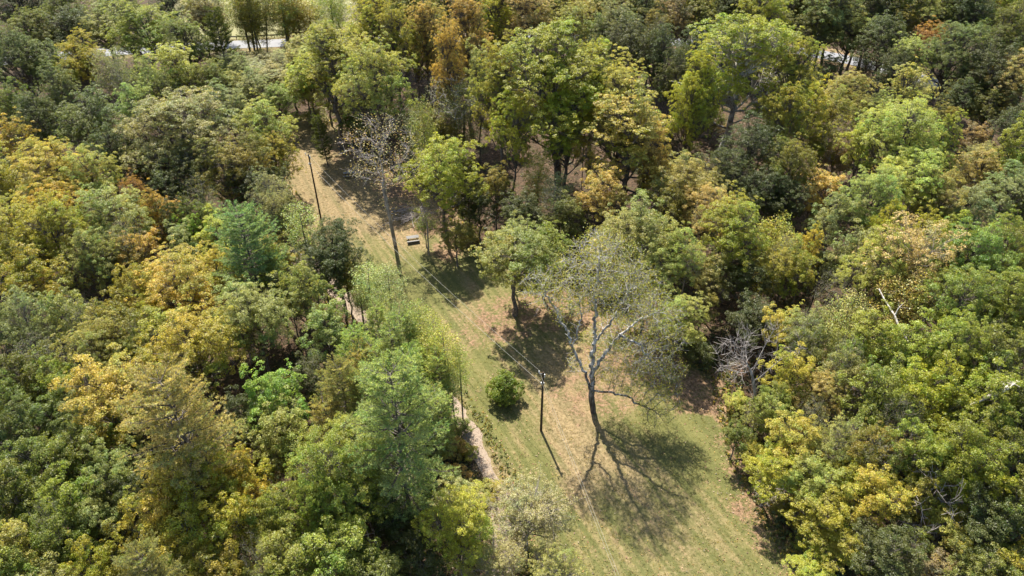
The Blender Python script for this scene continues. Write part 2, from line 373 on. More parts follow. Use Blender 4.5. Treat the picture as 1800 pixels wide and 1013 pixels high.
class Proto: pass
PROTOS = {}
def finish(name, trunkVF, leaf, lm, bm, R, H):
    p = Proto(); p.R = R; p.H = H
    p.trunk = np_mesh(name+'_trunk', trunkVF[0], trunkVF[1], bm, None, True)
    p.crown = None
    if leaf is not None: p.crown = np_mesh(name+'_crown', leaf[0], leaf[1], lm, dict(tint=leaf[2], leafv=leaf[3]))
    PROTOS[name] = p; return p
def polyline(a, b, r, k=4, sag=0.0, wob=0.06):
    a = np.array(a, float); b = np.array(b, float); t = np.linspace(0, 1, k+1)[:, None]
    P = a+(b-a)*t; L = np.linalg.norm(b-a)
    P[1:-1] += r.randn(k-1, 3)*wob*L; P[:, 2:3] += np.sin(t*math.pi)*sag*L
    return P
def broad(name, seed, R, H, z0=0.28, shape=1.0, nl=None, lobe=0.33, clump=0.38, dens=1.0, leaf=0.112, per=60, low=-0.45, bark=None, lm=None, lean=0.0, top=0.0, cover=1.15, ragged=1.0):
    """domed crown: lobes -> clumps -> leaves; z0 crown base fraction; top>0 makes it pointed"""
    r = rs(seed); zb = H*z0; hc = (H-zb)/2; zc = zb+hc*0.92; az = H-zc
    nl = nl or int(15+R*3.2)
    k = np.arange(nl)+0.5; ph = np.arccos(1-(1-low)*k/nl); th = k*2.39996+r.rand()*6
    D = np.stack([np.cos(th)*np.sin(ph), np.sin(th)*np.sin(ph), np.cos(ph)], 1); D = unit(D+0.28*r.randn(nl, 3))
    ext = r.uniform(0.50, 0.86, nl)
    prof = 1-top*np.clip(D[:, 2], 0, 1)**1.0
    prof = np.clip(prof, 0.2, 1)
    rl = R*lobe*r.uniform(0.6, 1.35, nl)
    LC = np.stack([D[:, 0]*R*ext*prof, D[:, 1]*R*ext*prof, zc+D[:, 2]*np.where(D[:, 2] > 0, az, zc-zb)*ext*1.02], 1)
    LC = np.vstack([LC, [[0, 0, zc+az*0.62]], [[0, 0, zc]]]); rl = np.append(rl, [R*lobe*0.9*(1-top*0.5), R*lobe*1.2]); nl += 2
    vz = np.clip(az/R, 0.8, 1.5)
    CC = []; CD = []; CL = []
    for i in range(nl):
        n = int(dens*4*math.pi*rl[i]**2/(clump*clump*2.6)*0.74)+5
        u = unit(r.randn(n, 3)); u[:, 2] = np.where(u[:, 2] < -0.35, -u[:, 2]*0.6, u[:, 2]); u = unit(u)
        c = LC[i]+u*rl[i]*r.uniform(0.52, 1.24, n)[:, None]*[1, 1, 0.9*vz]
        keep = np.ones(n, bool)
        for j in range(nl):
            if j == i: continue
            dd = np.linalg.norm((c-LC[j])/[1, 1, 0.9*vz], axis=1)/rl[j]
            keep &= ~((dd < 0.62) & (r.rand(n) < 0.8))
        CC.append(c[keep]); CD.append(u[keep]); CL.append(np.full(keep.sum(), i))
    CC = np.concatenate(CC); CD = np.concatenate(CD); CL = np.concatenate(CL)
    w1 = 6.28/max(1.5, R*0.62); w2 = 6.28/1.5; nf = np.zeros(len(CC)); ng = np.zeros(len(CC))
    for q in range(5):
        k1 = unit(r.randn(1, 3))[0]; nf += np.sin(CC@k1*w1*r.uniform(.7, 1.4)+r.rand()*6.28); k2 = unit(r.randn(1, 3))[0]; ng += np.sin(CC@k2*w2*r.uniform(.7, 1.5)+r.rand()*6.28)
    cen = np.array([0, 0, zc]); CC = cen+(CC-cen)*(1+ragged*(0.065*nf+0.03*ng)+0.035*r.randn(len(CC))*min(1, ragged*2))[:, None]
    sel = (CC[:, 2] > zb*0.85) & ((ng*0.6+nf*0.5) > -1.05-5*(1-ragged)); CC, CD, CL = CC[sel], CD[sel], CL[sel]
    nC = len(CC); out = unit(unit(CC-[0, 0, zc-az*0.3])+CD*0.6+[0, 0, 0.35])
    rc = clump*r.uniform(0.4, 1.0, nC)*r.choice([1, 1, 1.5], nC)
    cnt = (per*(rc/clump)**2*cover).astype(int)+4
    ix = np.repeat(np.arange(nC), cnt); m = len(ix)
    u = unit(r.randn(m, 3)); dt = (u*out[ix]).sum(1); u = np.where((dt < -0.05)[:, None], u-2*dt[:, None]*out[ix], u)
    rad = rc[ix]*r.uniform(0.3, 1.0, m)**0.5
    P = CC[ix]+u*rad[:, None]*[1, 1, 0.62]
    Nn = unit(u*0.55+out[ix]*0.3+[0, 0, 0.5]+0.6*r.randn(m, 3))
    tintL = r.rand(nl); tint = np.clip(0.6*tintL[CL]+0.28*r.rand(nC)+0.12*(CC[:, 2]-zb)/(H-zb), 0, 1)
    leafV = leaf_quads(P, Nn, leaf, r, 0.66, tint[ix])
    # wood
    bt = []
    lx, ly = lean*R, 0.0
    tp = polyline((0, 0, -0.3), (lx, ly, zc+az*0.45), r, 7, 0, 0.012); tr0 = 0.019*H*(0.6+0.25*R/4)
    rr = np.linspace(tr0, tr0*0.25, 8); rr[0] *= 1.35
    bt.append(tubes(tp[:-1], tp[1:], rr[:-1], rr[1:], 9))
    for i in range(nl):
        za = np.clip(LC[i, 2]-np.hypot(LC[i, 0], LC[i, 1])*r.uniform(0.7, 1.2)-0.6, H*z0*0.75, zc+az*0.3)
        f = (za+0.3)/(zc+az*0.45+0.3); st = np.array([np.interp(f, np.linspace(0, 1, 8), tp[:, q]) for q in range(3)])
        Pp = polyline(st, LC[i], r, 4, -0.06, 0.05); r0 = tr0*(0.30+0.15*r.rand()); ra = np.linspace(r0, r0*0.35, 5)
        bt.append(tubes(Pp[:-1], Pp[1:], ra[:-1], ra[1:], 5))
        idx = np.where(CL == i)[0]
        if len(idx):
            idx = idx[r.rand(len(idx)) < 0.5]
            s_ = Pp[r.randint(2, 5, len(idx))]; e_ = CC[idx]
            md = (s_+e_)/2+r.randn(len(idx), 3)*0.12
            bt.append(tubes(s_, md, np.full(len(idx), r0*0.25), np.full(len(idx), r0*0.16), 4))
            bt.append(tubes(md, e_, np.full(len(idx), r0*0.16), np.full(len(idx), 0.012), 4))
    return finish(name, joinVF(bt), leafV, lm or LEAF, bark or BARK, R, H)

def colonize(seed, A, trunk, step=0.45, di=4.0, dk=0.8, iters=120, jit=0.12, trop=(0, 0, 0.06), stems=()):
    r = rs(seed); N = [np.array(p, float) for p in trunk]; par = [-1]+list(range(len(trunk)-1))
    for st in stems:      # a stem is a polyline that leaves the nearest node already there
        q = np.array(st, float); i0 = int(np.linalg.norm(np.array(N)-q[0], axis=1).argmin()); prev = i0; a = N[i0]
        for b_ in q[1:]:
            L = np.linalg.norm(b_-a); nn = max(1, int(round(L/step)))
            for k in range(1, nn+1):
                w_ = r.randn(3)*0.10*(k < nn); N.append(a+(b_-a)*k/nn+w_); par.append(prev); prev = len(N)-1
            a = b_
    N = np.array(N); par = list(par); A = A.copy()
    d = np.linalg.norm(A[:, None]-N[None], axis=2); near = d.argmin(1); nd_ = d.min(1)
    kids = np.zeros(40000, int)
    for it in range(iters):
        act = nd_ < di*(4 if it < 12 else 1)
        if not act.any(): break
        ids, inv = np.unique(near[act], return_inverse=True)
        S = np.zeros((len(ids), 3)); np.add.at(S, inv, unit(A[act]-N[near[act]]))
        S = unit(S+r.randn(len(ids), 3)*jit*2+np.array(trop)*3)
        ok = kids[ids] < 5; ids = ids[ok]; S = S[ok]
        if len(ids) == 0: break
        new = N[ids]+S*step; b = len(N)
        kids[ids] += 1
        N = np.vstack([N, new]); par += list(ids)
        dn = np.linalg.norm(A[:, None]-new[None], axis=2); k = dn.argmin(1); v = dn.min(1)
        up = v < nd_; near[up] = k[up]+b; nd_[up] = v[up]
        keep = nd_ > dk; A, near, nd_ = A[keep], near[keep], nd_[keep]
        if len(A) == 0 or len(N) > 30000: break
    return N, np.array(par)
def pipe(N, par, tip=0.012, e=2.3, maxr=None):
    acc = np.zeros(len(N)); kids = np.bincount(par[par >= 0], minlength=len(N)); acc[kids == 0] = tip**e
    for i in range(len(N)-1, 0, -1): acc[par[i]] += acc[i]
    rad = acc**(1/e)
    if maxr: rad = np.where(rad > 0.05, 0.05+(rad-0.05)*(maxr-0.05)/max(rad.max()-0.05, 1e-6), rad)
    return rad, kids
def twigs(N, par, kids, r, n=3, L=0.7, up=0.3):
    """short side twigs on thin nodes, returns start,end"""
    t = np.where((kids <= 1) & (par >= 0))[0]; ix = np.repeat(t, n)
    d = unit(N[ix]-N[par[ix]]); e = N[ix]+unit(d*0.8+r.randn(len(ix), 3)*0.65+[0, 0, up])*L*r.uniform(0.4, 1.2, len(ix))[:, None]
    return N[ix], e
def ellip(r, n, c, s, hollow=0.0):
    u = unit(r.randn(n, 3)); k = r.uniform(hollow, 1, n)**(1/2.2)
    return np.array(c)+u*k[:, None]*np.array(s)
def branchy(name, seed, R, H, env, trunkpts, bark, leaf=None, lm=None, leafn=0, leafsize=0.17, step=0.45, dk=0.8, di=4.0, maxr=0.3, tw=3, twl=0.7, tip=0.012, spread=0.45, leafpick=1.0, tintbase=0.0, stems=(), trop=(0, 0, 0.06), pe=2.2):
    r = rs(seed)
    N, par = colonize(seed, env, trunkpts, step, di, dk, trop=trop, stems=stems)
    rad, kids = pipe(N, par, tip, pe, maxr)
    c = np.arange(1, len(N)); rp = np.minimum(rad[par[c]], rad[c]*1.5+0.01)
    big = rad[c] > 0.06
    bt = [tubes(N[par[c[big]]], N[c[big]], rp[big], rad[c[big]], 8), tubes(N[par[c[~big]]], N[c[~big]], rp[~big], rad[c[~big]], 4)]
    s_, e_ = twigs(N, par, kids, r, tw, twl)
    if len(s_): bt.append(tubes(s_, e_, np.full(len(s_), tip*1.0), np.full(len(s_), tip*0.5), 3))
    lf = None
    if leafn:
        thin = np.where(rad < 0.035)[0]; pick = thin[r.rand(len(thin)) < leafpick]
        src = np.concatenate([N[pick], e_[r.rand(len(e_)) < leafpick]])
        ix = np.repeat(np.arange(len(src)), leafn); m = len(ix)
        P = src[ix]+r.randn(m, 3)*spread*[1, 1, 0.55]
        Nn = unit(r.randn(m, 3)*0.6+[0, 0, 0.8]); tn = r.rand(len(src))
        lf = leaf_quads(P, Nn, leafsize, r, 0.6, tn[ix])
    return finish(name, joinVF(bt), lf, lm or LEAF_SOFT, bark, R, H)

def pine(name, seed, R, H, z0=0.22, dens=1.0):
    r = rs(seed); bt = []
    tp = polyline((0, 0, -0.3), (r.uniform(-.3, .3), r.uniform(-.3, .3), H-0.4), r, 8, 0, 0.004); tr0 = 0.014*H
    rr = np.linspace(tr0, 0.03, 9); bt.append(tubes(tp[:-1], tp[1:], rr[:-1], rr[1:], 9))
    TP = []; TD = []; TT = []
    z = H*z0
    while z < H-0.3:
        f = (z-H*z0)/(H*(1-z0)); L = R*(1.02-f)**0.36*(0.5+0.5*min(1, f/0.35))
        nb = r.randint(4, 7); a0 = r.rand()*6.28; tv = r.rand()
        for b in range(nb):
            a = a0+b*2*math.pi/nb+r.uniform(-.3, .3); Lb = max(0.5, L*r.uniform(0.5, 1.15)); rise = r.uniform(-0.02, 0.22)+0.55*f
            st = np.array([np.interp((z+.3)/(H-.1), np.linspace(0, 1, 9), tp[:, q]) for q in range(3)]); st[2] = z+r.uniform(-.35, .35)
            e = st+np.array([math.cos(a)*Lb, math.sin(a)*Lb, Lb*rise])
            P = polyline(st, e, r, 4, -0.05, 0.025); ra = np.linspace(0.035+0.012*Lb, 0.012, 5); bt.append(tubes(P[:-1], P[1:], ra[:-1], ra[1:], 4))
            d = unit(e-st); side = np.array([-math.sin(a), math.cos(a), 0])
            ns = int(4+Lb*3.2)
            for s in range(ns):
                t = 0.25+0.75*(s+r.rand())/ns; q = np.array([np.interp(t, np.linspace(0, 1, 5), P[:, k]) for k in range(3)])
                sl = (0.35+0.34*Lb*(1-t)+0.25)*r.uniform(0.6, 1.2); sg = -1 if s % 2 else 1
                dd = unit(d*0.75+side*sg*r.uniform(0.6, 1.1)+[0, 0, r.uniform(0, .25)])
                q2 = q+dd*sl; bt.append(tubes([q], [q2], [0.014], [0.006], 3))
                nk = int(sl*4*dens)+2
                for kk in range(nk):
                    TP.append(q+dd*sl*(0.25+0.8*(kk+r.rand())/nk)); TD.append(unit(dd+[0, 0, 0.55]+0.35*r.randn(3))); TT.append(tv*0.5+0.5*r.rand())
        z += r.uniform(0.6, 1.0)*(1-0.3*f)
    TP = np.array(TP); TD = np.array(TD); TT = np.array(TT)
    k = 7; ix = np.repeat(np.arange(len(TP)), k); m = len(ix)
    ax = unit(TD[ix]+0.75*r.randn(m, 3)); Nn = unit(np.cross(ax, r.randn(m, 3)))
    P = TP[ix]+ax*0.13
    lf = leaf_quads(P, Nn, 0.29, r, 0.17, TT[ix], ax)
    return finish(name, joinVF(bt), lf, NEEDLE, BARK, R, H)

# --- prototypes
for i in range(3): broad('oak_small_%d' % i, 10+i, 2.6, 11, 0.30, clump=0.34, leaf=0.11)
for i in range(4): broad('oak_mid_%d' % i, 20+i, 4.2, 16, 0.34, clump=0.37, leaf=0.112)
for i in range(3): broad('oak_big_%d' % i, 30+i, 6.6, 20, 0.36, clump=0.42, leaf=0.122, lobe=0.28)
for i in range(3): broad('maple_%d' % i, 40+i, 3.6, 15, 0.22, clump=0.32, leaf=0.108, top=0.30, lobe=0.34, dens=1.05, per=50)
for i in range(2): broad('tall_%d' % i, 50+i, 6.0, 26, 0.22, clump=0.40, leaf=0.128, dens=1.25, top=0.25, lobe=0.28)
for i in range(2): broad('pointed_%d' % i, 55+i, 4.6, 21, 0.12, clump=0.33, leaf=0.13, top=0.5, lobe=0.32, low=-0.7, per=40)
for i in range(2): broad('loose_%d' % i, 60+i, 4.4, 15, 0.25, clump=0.32, leaf=0.12, dens=0.9, per=24, bark=BARK_GREY, lm=LEAF_SOFT)
for i in range(2): broad('shrub_%d' % i, 70+i, 2.0, 3.6, 0.05, clump=0.33, leaf=0.12, dens=0.9, per=40, low=-0.3)
broad('round_bush', 77, 2.0, 3.3, 0.03, clump=0.30, leaf=0.13, dens=1.3, low=-0.6, per=40, lobe=0.45, ragged=0.45)
for i in range(3): pine('pine_%d' % i, 80+i, 5.6, 22, 0.25)
for i in range(2): pine('slim_pine_%d' % i, 85+i, 2.6, 15, 0.2)
def env_ball(seed, n, c, s, hollow=0.15): return ellip(rs(seed), n, c, s, hollow)
for i in range(2):
    branchy('poplar_%d' % i, 90+i, 2.3, 15, env_ball(90+i, 380, (0, 0, 10.6), (2.2, 2.2, 4.3)), [(0, 0, z) for z in np.arange(-0.3, 13.5, 0.5)], BARK, lm=LEAF_SOFT, leafn=11, leafsize=0.16,
            dk=0.7, di=2.5, step=0.4, maxr=0.15, tw=2, twl=0.5, spread=0.26, leafpick=0.8)
for i in range(3):
    branchy('sparse_%d' % i, 100+i, 4.2, 17, env_ball(100+i, 460, (0, 0, 9.6), (3.6, 3.6, 7.4)), [(0.03*z, 0, z) for z in np.arange(-0.3, 12.5, 0.5)], BARK, lm=LEAF_SOFT, leafn=11, leafsize=0.22,
            dk=0.7, di=3.5, maxr=0.20, tw=3, twl=0.6, spread=0.36, leafpick=0.6)
for i in range(2):
    branchy('bare_%d' % i, 110+i, 4.0, 16, env_ball(110+i, 300, (0, 0, 11.8), (4.0, 4.0, 4.2)), [(0.04*z, 0.02*z, z) for z in np.arange(-0.3, 8.0, 0.5)], BARK_GREY, lm=LEAF_SOFT, leafn=4, leafsize=0.13,
            dk=0.7, di=3.5, step=0.42, maxr=0.18, tw=3, twl=0.9, spread=0.4, leafpick=0.5, tip=0.010, trop=(0, 0, 0.12))
SX, SY = at(1043, 724)
def sp(px, py, yl):
    r_ = ray(px, py); t = (SY+yl)/r_[1]; return (r_[0]*t-SX, yl, CAM_H+r_[2]*t)
SENV = np.concatenate([ellip(rs(200+i), int(34*q[3]**2), sp(q[0], q[1], q[2]), (q[3], q[3], q[3]*0.8)) for i, q in enumerate([(1060, 475, .3, 4.6), (1000, 515, .5, 3.6), (952, 505, .6, 2.8), (1110, 515, 1, 4.0), (1160, 555, 2, 3.3), (1140, 635, 0, 3.2), (1168, 712, -3, 2.6),
        (1085, 590, 2, 3.4), (1005, 475, 1.5, 2.8), (1050, 440, .5, 2.4), (1095, 660, -1, 2.6), (996, 640, -.6, 0.9), (1178, 660, -1, 2.3), (1125, 690, -2, 1.8), (1150, 745, -3.4, 1.5), (1060, 640, 1.5, 2.2), (1190, 600, 1, 2.0)])])
branchy('silver_limbed', 121, 8, 21, SENV, [sp(1043, 727, 0), sp(1042, 716, 0), sp(1040, 706, 0), sp(1039, 696, 0), sp(1040, 688, 0)],
        bark_mat('silver_bark', (0.15, 0.135, 0.12), (0.52, 0.49, 0.455), 3.0, dark_foot=6.0), lm=LEAF_SOFT, leafn=10, leafsize=0.135, step=0.40, dk=0.72, di=4.0, maxr=0.36, tw=3, twl=0.95, pe=2.0, tip=0.0165, spread=0.28, leafpick=0.46,
        stems=[[sp(1040, 688, 0), sp(1041, 640, .3), sp(1046, 580, .3), sp(1044, 520, .3), sp(1052, 465, .3)], [sp(1040, 688, 0), sp(1022, 652, -.2), sp(1004, 612, 0), sp(990, 575, .5), sp(965, 535, 1), sp(948, 503, 1.3)],
               [sp(1041, 655, .2), sp(1063, 622, .5), sp(1092, 588, 1), sp(1128, 560, 2), sp(1158, 548, 2.4)], [sp(1046, 600, .6), sp(1078, 560, .8), sp(1108, 510, 1.2)], [sp(1040, 688, 0), sp(1072, 690, -1), sp(1103, 698, -2), sp(1132, 716, -2.8), sp(1160, 728, -3.2)],
               [sp(1022, 652, -.2), sp(1008, 655, -.5), sp(995, 643, -.6)], [sp(1004, 612, 0), sp(1020, 560, .6), sp(1012, 505, 1.2)], [sp(1092, 588, 1), sp(1130, 605, .5), sp(1150, 635, 0)]])
branchy('dead_tree', 131, 4.4, 10, np.concatenate([env_ball(7, 190, (-2.2, 0.8, 6.8), (2.5, 2.0, 2.4)), env_ball(8, 40, (0.6, 1.0, 8.3), (1.2, 1.0, 1.9)), env_ball(9, 36, (2.7, .5, 7.4), (1.1, 1, 1.8))]),
        [(0, 0, z) for z in np.arange(-0.3, 3.6, 0.4)], BARK_TWIG, step=0.35, dk=0.6, di=4, maxr=0.16, tw=3, twl=0.95, tip=0.013, trop=(0, 0, 0.16))
for i in range(2):
    branchy('dead_shrub_%d' % i, 135+i, 2.4, 4, env_ball(20+i, 260, (0, 0, 2.4), (2.4, 2.2, 1.6)), [(0, 0, -0.2), (0, 0, 0.2), (0, 0, .6)], BARK_TWIG, step=0.28, dk=0.4, di=2.5, maxr=0.08, tw=3, twl=0.5, tip=0.014, trop=(0, 0, 0))

# ------------------------------------------------------------------ trees read from the photograph
CL = dict(G1=(.095, .106, .020), G2=(.175, .188, .028), G3=(.26, .285, .038), M=(.32, .345, .092), BG=(.15, .175, .048), K=(.33, .31, .080), O=(.225, .20, .028),
          YG=(.35, .335, .032), Y=(.43, .38, .060), GO=(.43, .335, .055), OR=(.45, .31, .07), T=(.48, .37, .12), P=(.37, .41, .145), PK=(.39, .345, .13), GY=(.29, .295, .11), B=(.24, .175, .07),
          OY=(.33, .30, .030), YP=(.42, .41, .085), R=(.38, .20, .07), TG=(.38, .345, .09), BR=(.25, .32, .055), GT=(.47, .375, .07), PB=(.25, .305, .13), KB=(.26, .235, .085), LO=(.23, .245, .035))
CN = dict(G1='dark green', G2='deep green', G3='fresh green', M='mint green', BG='bluish green', K='khaki', O='olive', YG='yellow-green', Y='yellow', GO='golden', OR='orange', T='tan', P='soft green',
          PK='khaki needled', GY='grey-green', B='brown', OY='mustard olive', YP='pale yellow-green', R='russet', TG='tan and green', BR='bright green', GT='golden tan', PB='blue-green', KB='brown-green', LO='yellow-green')
TURN = dict(G1=.05, G2=.08, G3=.08, M=.03, BG=.03, K=.15, O=.35, YG=.25, Y=.4, GO=.3, OR=.4, T=.3, P=.05, PK=.4, GY=.08, B=.4, OY=.45, YP=.15, R=.6, TG=.25, BR=.05, GT=.25, PB=.03, KB=.2, LO=.45)
# kind letter: o oak-like by size, m maple, t tall, q pointed, l loose, p pine, P slim pine, s sparse, b bare, n poplar, S shrub
# x, y of crown top, crown width (pixels), colour, kind, height m, [base x, base y], [custom label]
T = []
def A(*rows):
    for r_ in rows: T.append(r_)
A((-40, 20, 110, 'G2', 'o', 17), (-45, 130, 110, 'G2', 'o', 17), (-40, 250, 110, 'OY', 'o', 17), (-45, 380, 120, 'Y', 'o', 17), (-50, 520, 120, 'GY', 'o', 16), (-50, 660, 130, 'G2', 'o', 16), (-55, 800, 140, 'G2', 'o', 16), (-55, 940, 150, 'G3', 'o', 15),
  (30, -28, 100, 'G1', 'o', 18), (110, -18, 95, 'G2', 'o', 18), (200, -28, 100, 'G2', 'o', 18), (285, -30, 75, 'G1', 'q', 19), (345, -14, 60, 'K', 'o', 16),
  (50, 18, 95, 'G2', 'o', 18), (115, 18, 85, 'G1', 'o', 17), (20, 52, 105, 'BG', 'o', 18), (178, 14, 90, 'K', 'o', 17), (248, 6, 130, 'G3', 'o', 19), (320, 32, 100, 'G2', 'o', 18),
  (362, 0, 60, 'B', 'o', 15), (377, 22, 62, 'G1', 'P', 19), (130, 62, 100, 'OY', 'o', 17), (72, 72, 75, 'BG', 'o', 16), (196, 88, 75, 'GY', 'l', 16), (300, 76, 95, 'YP', 'm', 18), (365, 112, 65, 'G2', 'o', 14),
  (252, 96, 70, 'M', 'l', 15), (400, 128, 65, 'K', 'o', 12), (418, 98, 60, 'GY', 'o', 12), (60, 165, 85, 'G1', 'o', 17), (15, 150, 75, 'G2', 'o', 16), (150, 172, 110, 'G2', 'o', 17), (98, 118, 70, 'BG', 'o', 16),
  (235, 150, 70, 'M', 'o', 15), (275, 128, 70, 'G2', 'o', 15), (310, 160, 205, 'K', 'o', 20, None, 'broad khaki-green domed tree, the widest crown of the upper left woods'),
  (395, 152, 80, 'GY', 'o', 15), (440, 128, 75, 'K', 'o', 12), (487, 150, 62, 'BR', 'o', 10, None, 'small vivid green tree behind the yellow-green tree at the clearing head'),
  (462, 178, 110, 'YP', 'o', 16), (478, 236, 75, 'OY', 'o', 13), (430, 245, 90, 'O', 'o', 15), (480, 285, 60, 'G1', 'o', 12),
  (12, 200, 75, 'GO', 'o', 17, None, 'golden tree cut by the left edge behind the large gold crown'), (78, 247, 140, 'GO', 'o', 18, None, 'large gold and tan domed tree near the left edge'),
  (150, 258, 95, 'YP', 'o', 17), (190, 222, 90, 'G1', 'o', 16), (245, 235, 75, 'G1', 'o', 15), (285, 290, 80, 'G1', 'o', 14), (385, 250, 105, 'O', 'o', 16), (335, 262, 90, 'G1', 'o', 15), (440, 292, 80, 'G1', 'o', 13),
  (470, 300, 75, 'GY', 'l', 14), (228, 308, 55, 'R', 'm', 14, None, 'small russet red tree above the orange-brown one, left woods'), (265, 322, 75, 'OR', 'm', 15, None, 'orange-brown tree among dark greens left of the blue-green pine'),
  (100, 320, 100, 'GO', 'o', 15), (20, 345, 95, 'Y', 'o', 16), (78, 352, 110, 'YG', 'o', 17), (195, 328, 120, 'K', 'o', 16), (300, 350, 60, 'G1', 'o', 14), (345, 342, 75, 'G2', 'o', 14),
  (140, 392, 95, 'M', 'm', 16), (190, 395, 80, 'GY', 'o', 14), (330, 372, 55, 'BR', 'o', 13), (372, 372, 70, 'YP', 'o', 14), (310, 390, 65, 'GY', 'o', 13), (230, 400, 80, 'OR', 'o', 13),
  (425, 368, 158, 'PB', 'p', 19, None, 'broad blue-green pine standing among the left woods'), (478, 335, 70, 'GY', 'l', 13), (525, 352, 72, 'M', 'n', 16), (490, 345, 60, 'K', 'o', 12),
  (582, 388, 105, 'G1', 'o', 14, None, 'dark olive-green tree bulging over the gravel path below the far pole'), (560, 430, 85, 'G1', 'o', 13), (605, 452, 60, 'O', 'o', 10),
  (470, 425, 65, 'G3', 'm', 14), (525, 462, 80, 'M', 'o', 15), (500, 480, 60, 'G1', 'o', 12), (567, 524, 92, 'M', 'o', 14), (440, 503, 128, 'M', 'o', 15, None, 'round mint green crown below the blue-green pine'),
  (300, 445, 160, 'GO', 'o', 16, None, 'wide golden orange crown left of the round mint tree'), (370, 435, 80, 'GO', 'o', 14), (230, 470, 110, 'OY', 'o', 15), (195, 530, 110, 'O', 'o', 15), (250, 520, 90, 'OY', 'o', 14),
  (330, 547, 165, 'OY', 'o', 16, None, 'mustard yellow-green domed crown touching the round mint tree'), (107, 507, 85, 'M', 'o', 15), (30, 510, 100, 'GY', 'l', 15), (45, 440, 100, 'OY', 'o', 15), (60, 590, 100, 'GY', 'b', 14), (20, 410, 75, 'O', 'o', 15),
  (160, 572, 120, 'K', 'o', 15), (235, 572, 45, 'M', 'm', 14), (185, 612, 80, 'G1', 'o', 12), (195, 645, 175, 'GO', 'o', 15, None, 'yellow and orange spreading crown left of the big khaki pine'), (270, 632, 90, 'GO', 'o', 14),
  (300, 655, 215, 'PK', 'p', 22, None, 'big khaki-gold pine left of centre in the near woods'), (475, 640, 112, 'BR', 'o', 15, None, 'bright green round crown between the khaki pine and the tall pines'), (425, 690, 85, 'G1', 'o', 12), (535, 625, 70, 'G1', 'o', 10),
  (600, 640, 115, 'PK', 'p', 16, None, 'khaki tinted pine on the left of the tall pine cluster'), (575, 700, 90, 'PK', 'P', 14), (620, 575, 80, 'P', 'P', 13), (655, 600, 85, 'P', 'P', 14), (700, 548, 85, 'P', 'P', 14), (735, 610, 70, 'P', 'P', 12), (640, 650, 110, 'P', 'p', 15),
  (690, 640, 235, 'P', 'p', 23, None, 'tallest feathery green pine at the centre of the near pine cluster'), (765, 680, 90, 'P', 'P', 12), (610, 740, 120, 'P', 'p', 14), (720, 620, 90, 'P', 'P', 14),
  (653, 455, 66, 'M', 'n', 15, (655, 590), 'slender pale green poplar, leftmost over the gravel path'), (683, 462, 60, 'M', 'n', 14, (692, 595), 'slender pale green poplar second from left over the path'), (632, 500, 48, 'M', 'n', 12, (642, 590)),
  (735, 522, 60, 'YP', 'n', 15), (762, 542, 56, 'YP', 'n', 16, (770, 715)), (786, 562, 58, 'YP', 'n', 16, (792, 745)), (800, 650, 50, 'GY', 'n', 9, (800, 745)),
  (30, 615, 100, 'G2', 'o', 14), (95, 625, 95, 'G3', 'o', 14), (20, 700, 95, 'BG', 'o', 15), (75, 688, 95, 'BG', 'o', 14), (140, 705, 80, 'GY', 'o', 13), (50, 755, 120, 'G2', 'o', 15), (130, 748, 115, 'G2', 'o', 14), (185, 785, 90, 'M', 'o', 13), (205, 710, 50, 'BG', 'o', 13),
  (25, 830, 115, 'G2', 'o', 14), (105, 830, 115, 'G3', 'o', 14), (10, 915, 120, 'K', 'o', 14), (150, 865, 95, 'M', 'o', 13), (85, 905, 115, 'G2', 'o', 13), (200, 830, 95, 'G1', 'o', 12),
  (335, 785, 150, 'OY', 'o', 15, None, 'mustard green crown just in front of the big khaki pine'), (260, 850, 125, 'OY', 'o', 14), (415, 785, 95, 'GO', 'o', 14), (315, 890, 135, 'OY', 'o', 14), (400, 870, 110, 'YG', 'o', 14), (485, 715, 105, 'K', 'o', 13), (475, 845, 112, 'G3', 'o', 14),
  (590, 745, 165, 'G3', 'o', 17, None, 'light green spreading crown in front of the khaki tinted pine'), (555, 830, 110, 'G3', 'm', 14), (500, 925, 135, 'G3', 'o', 13), (600, 915, 140, 'G3', 'o', 13), (660, 975, 120, 'G2', 'o', 11), (385, 965, 105, 'O', 'o', 12), (150, 950, 90, 'OY', 'o', 12),
  (250, 955, 135, 'PK', 'p', 16, None, 'pale khaki pine cut by the bottom edge, lower left'), (75, 990, 110, 'K', 'o', 12), (330, 1000, 120, 'O', 'o', 12), (450, 1000, 110, 'G2', 'o', 12), (160, 1020, 110, 'O', 'o', 10), (550, 1010, 110, 'G3', 'o', 12),
  (640, 820, 90, 'G2', 'o', 12), (800, 868, 130, 'YG', 'm', 12, None, 'dense lime green tree at the bottom beside the pale brown bush'), (925, 862, 150, 'KB', 'l', 8, None, 'loose pale brown-green tree spilling onto the meadow at bottom centre'), (975, 965, 90, 'K', 'l', 6), (860, 960, 110, 'K', 'l', 7), (700, 880, 90, 'G1', 'o', 8), (735, 940, 100, 'G1', 'o', 8))
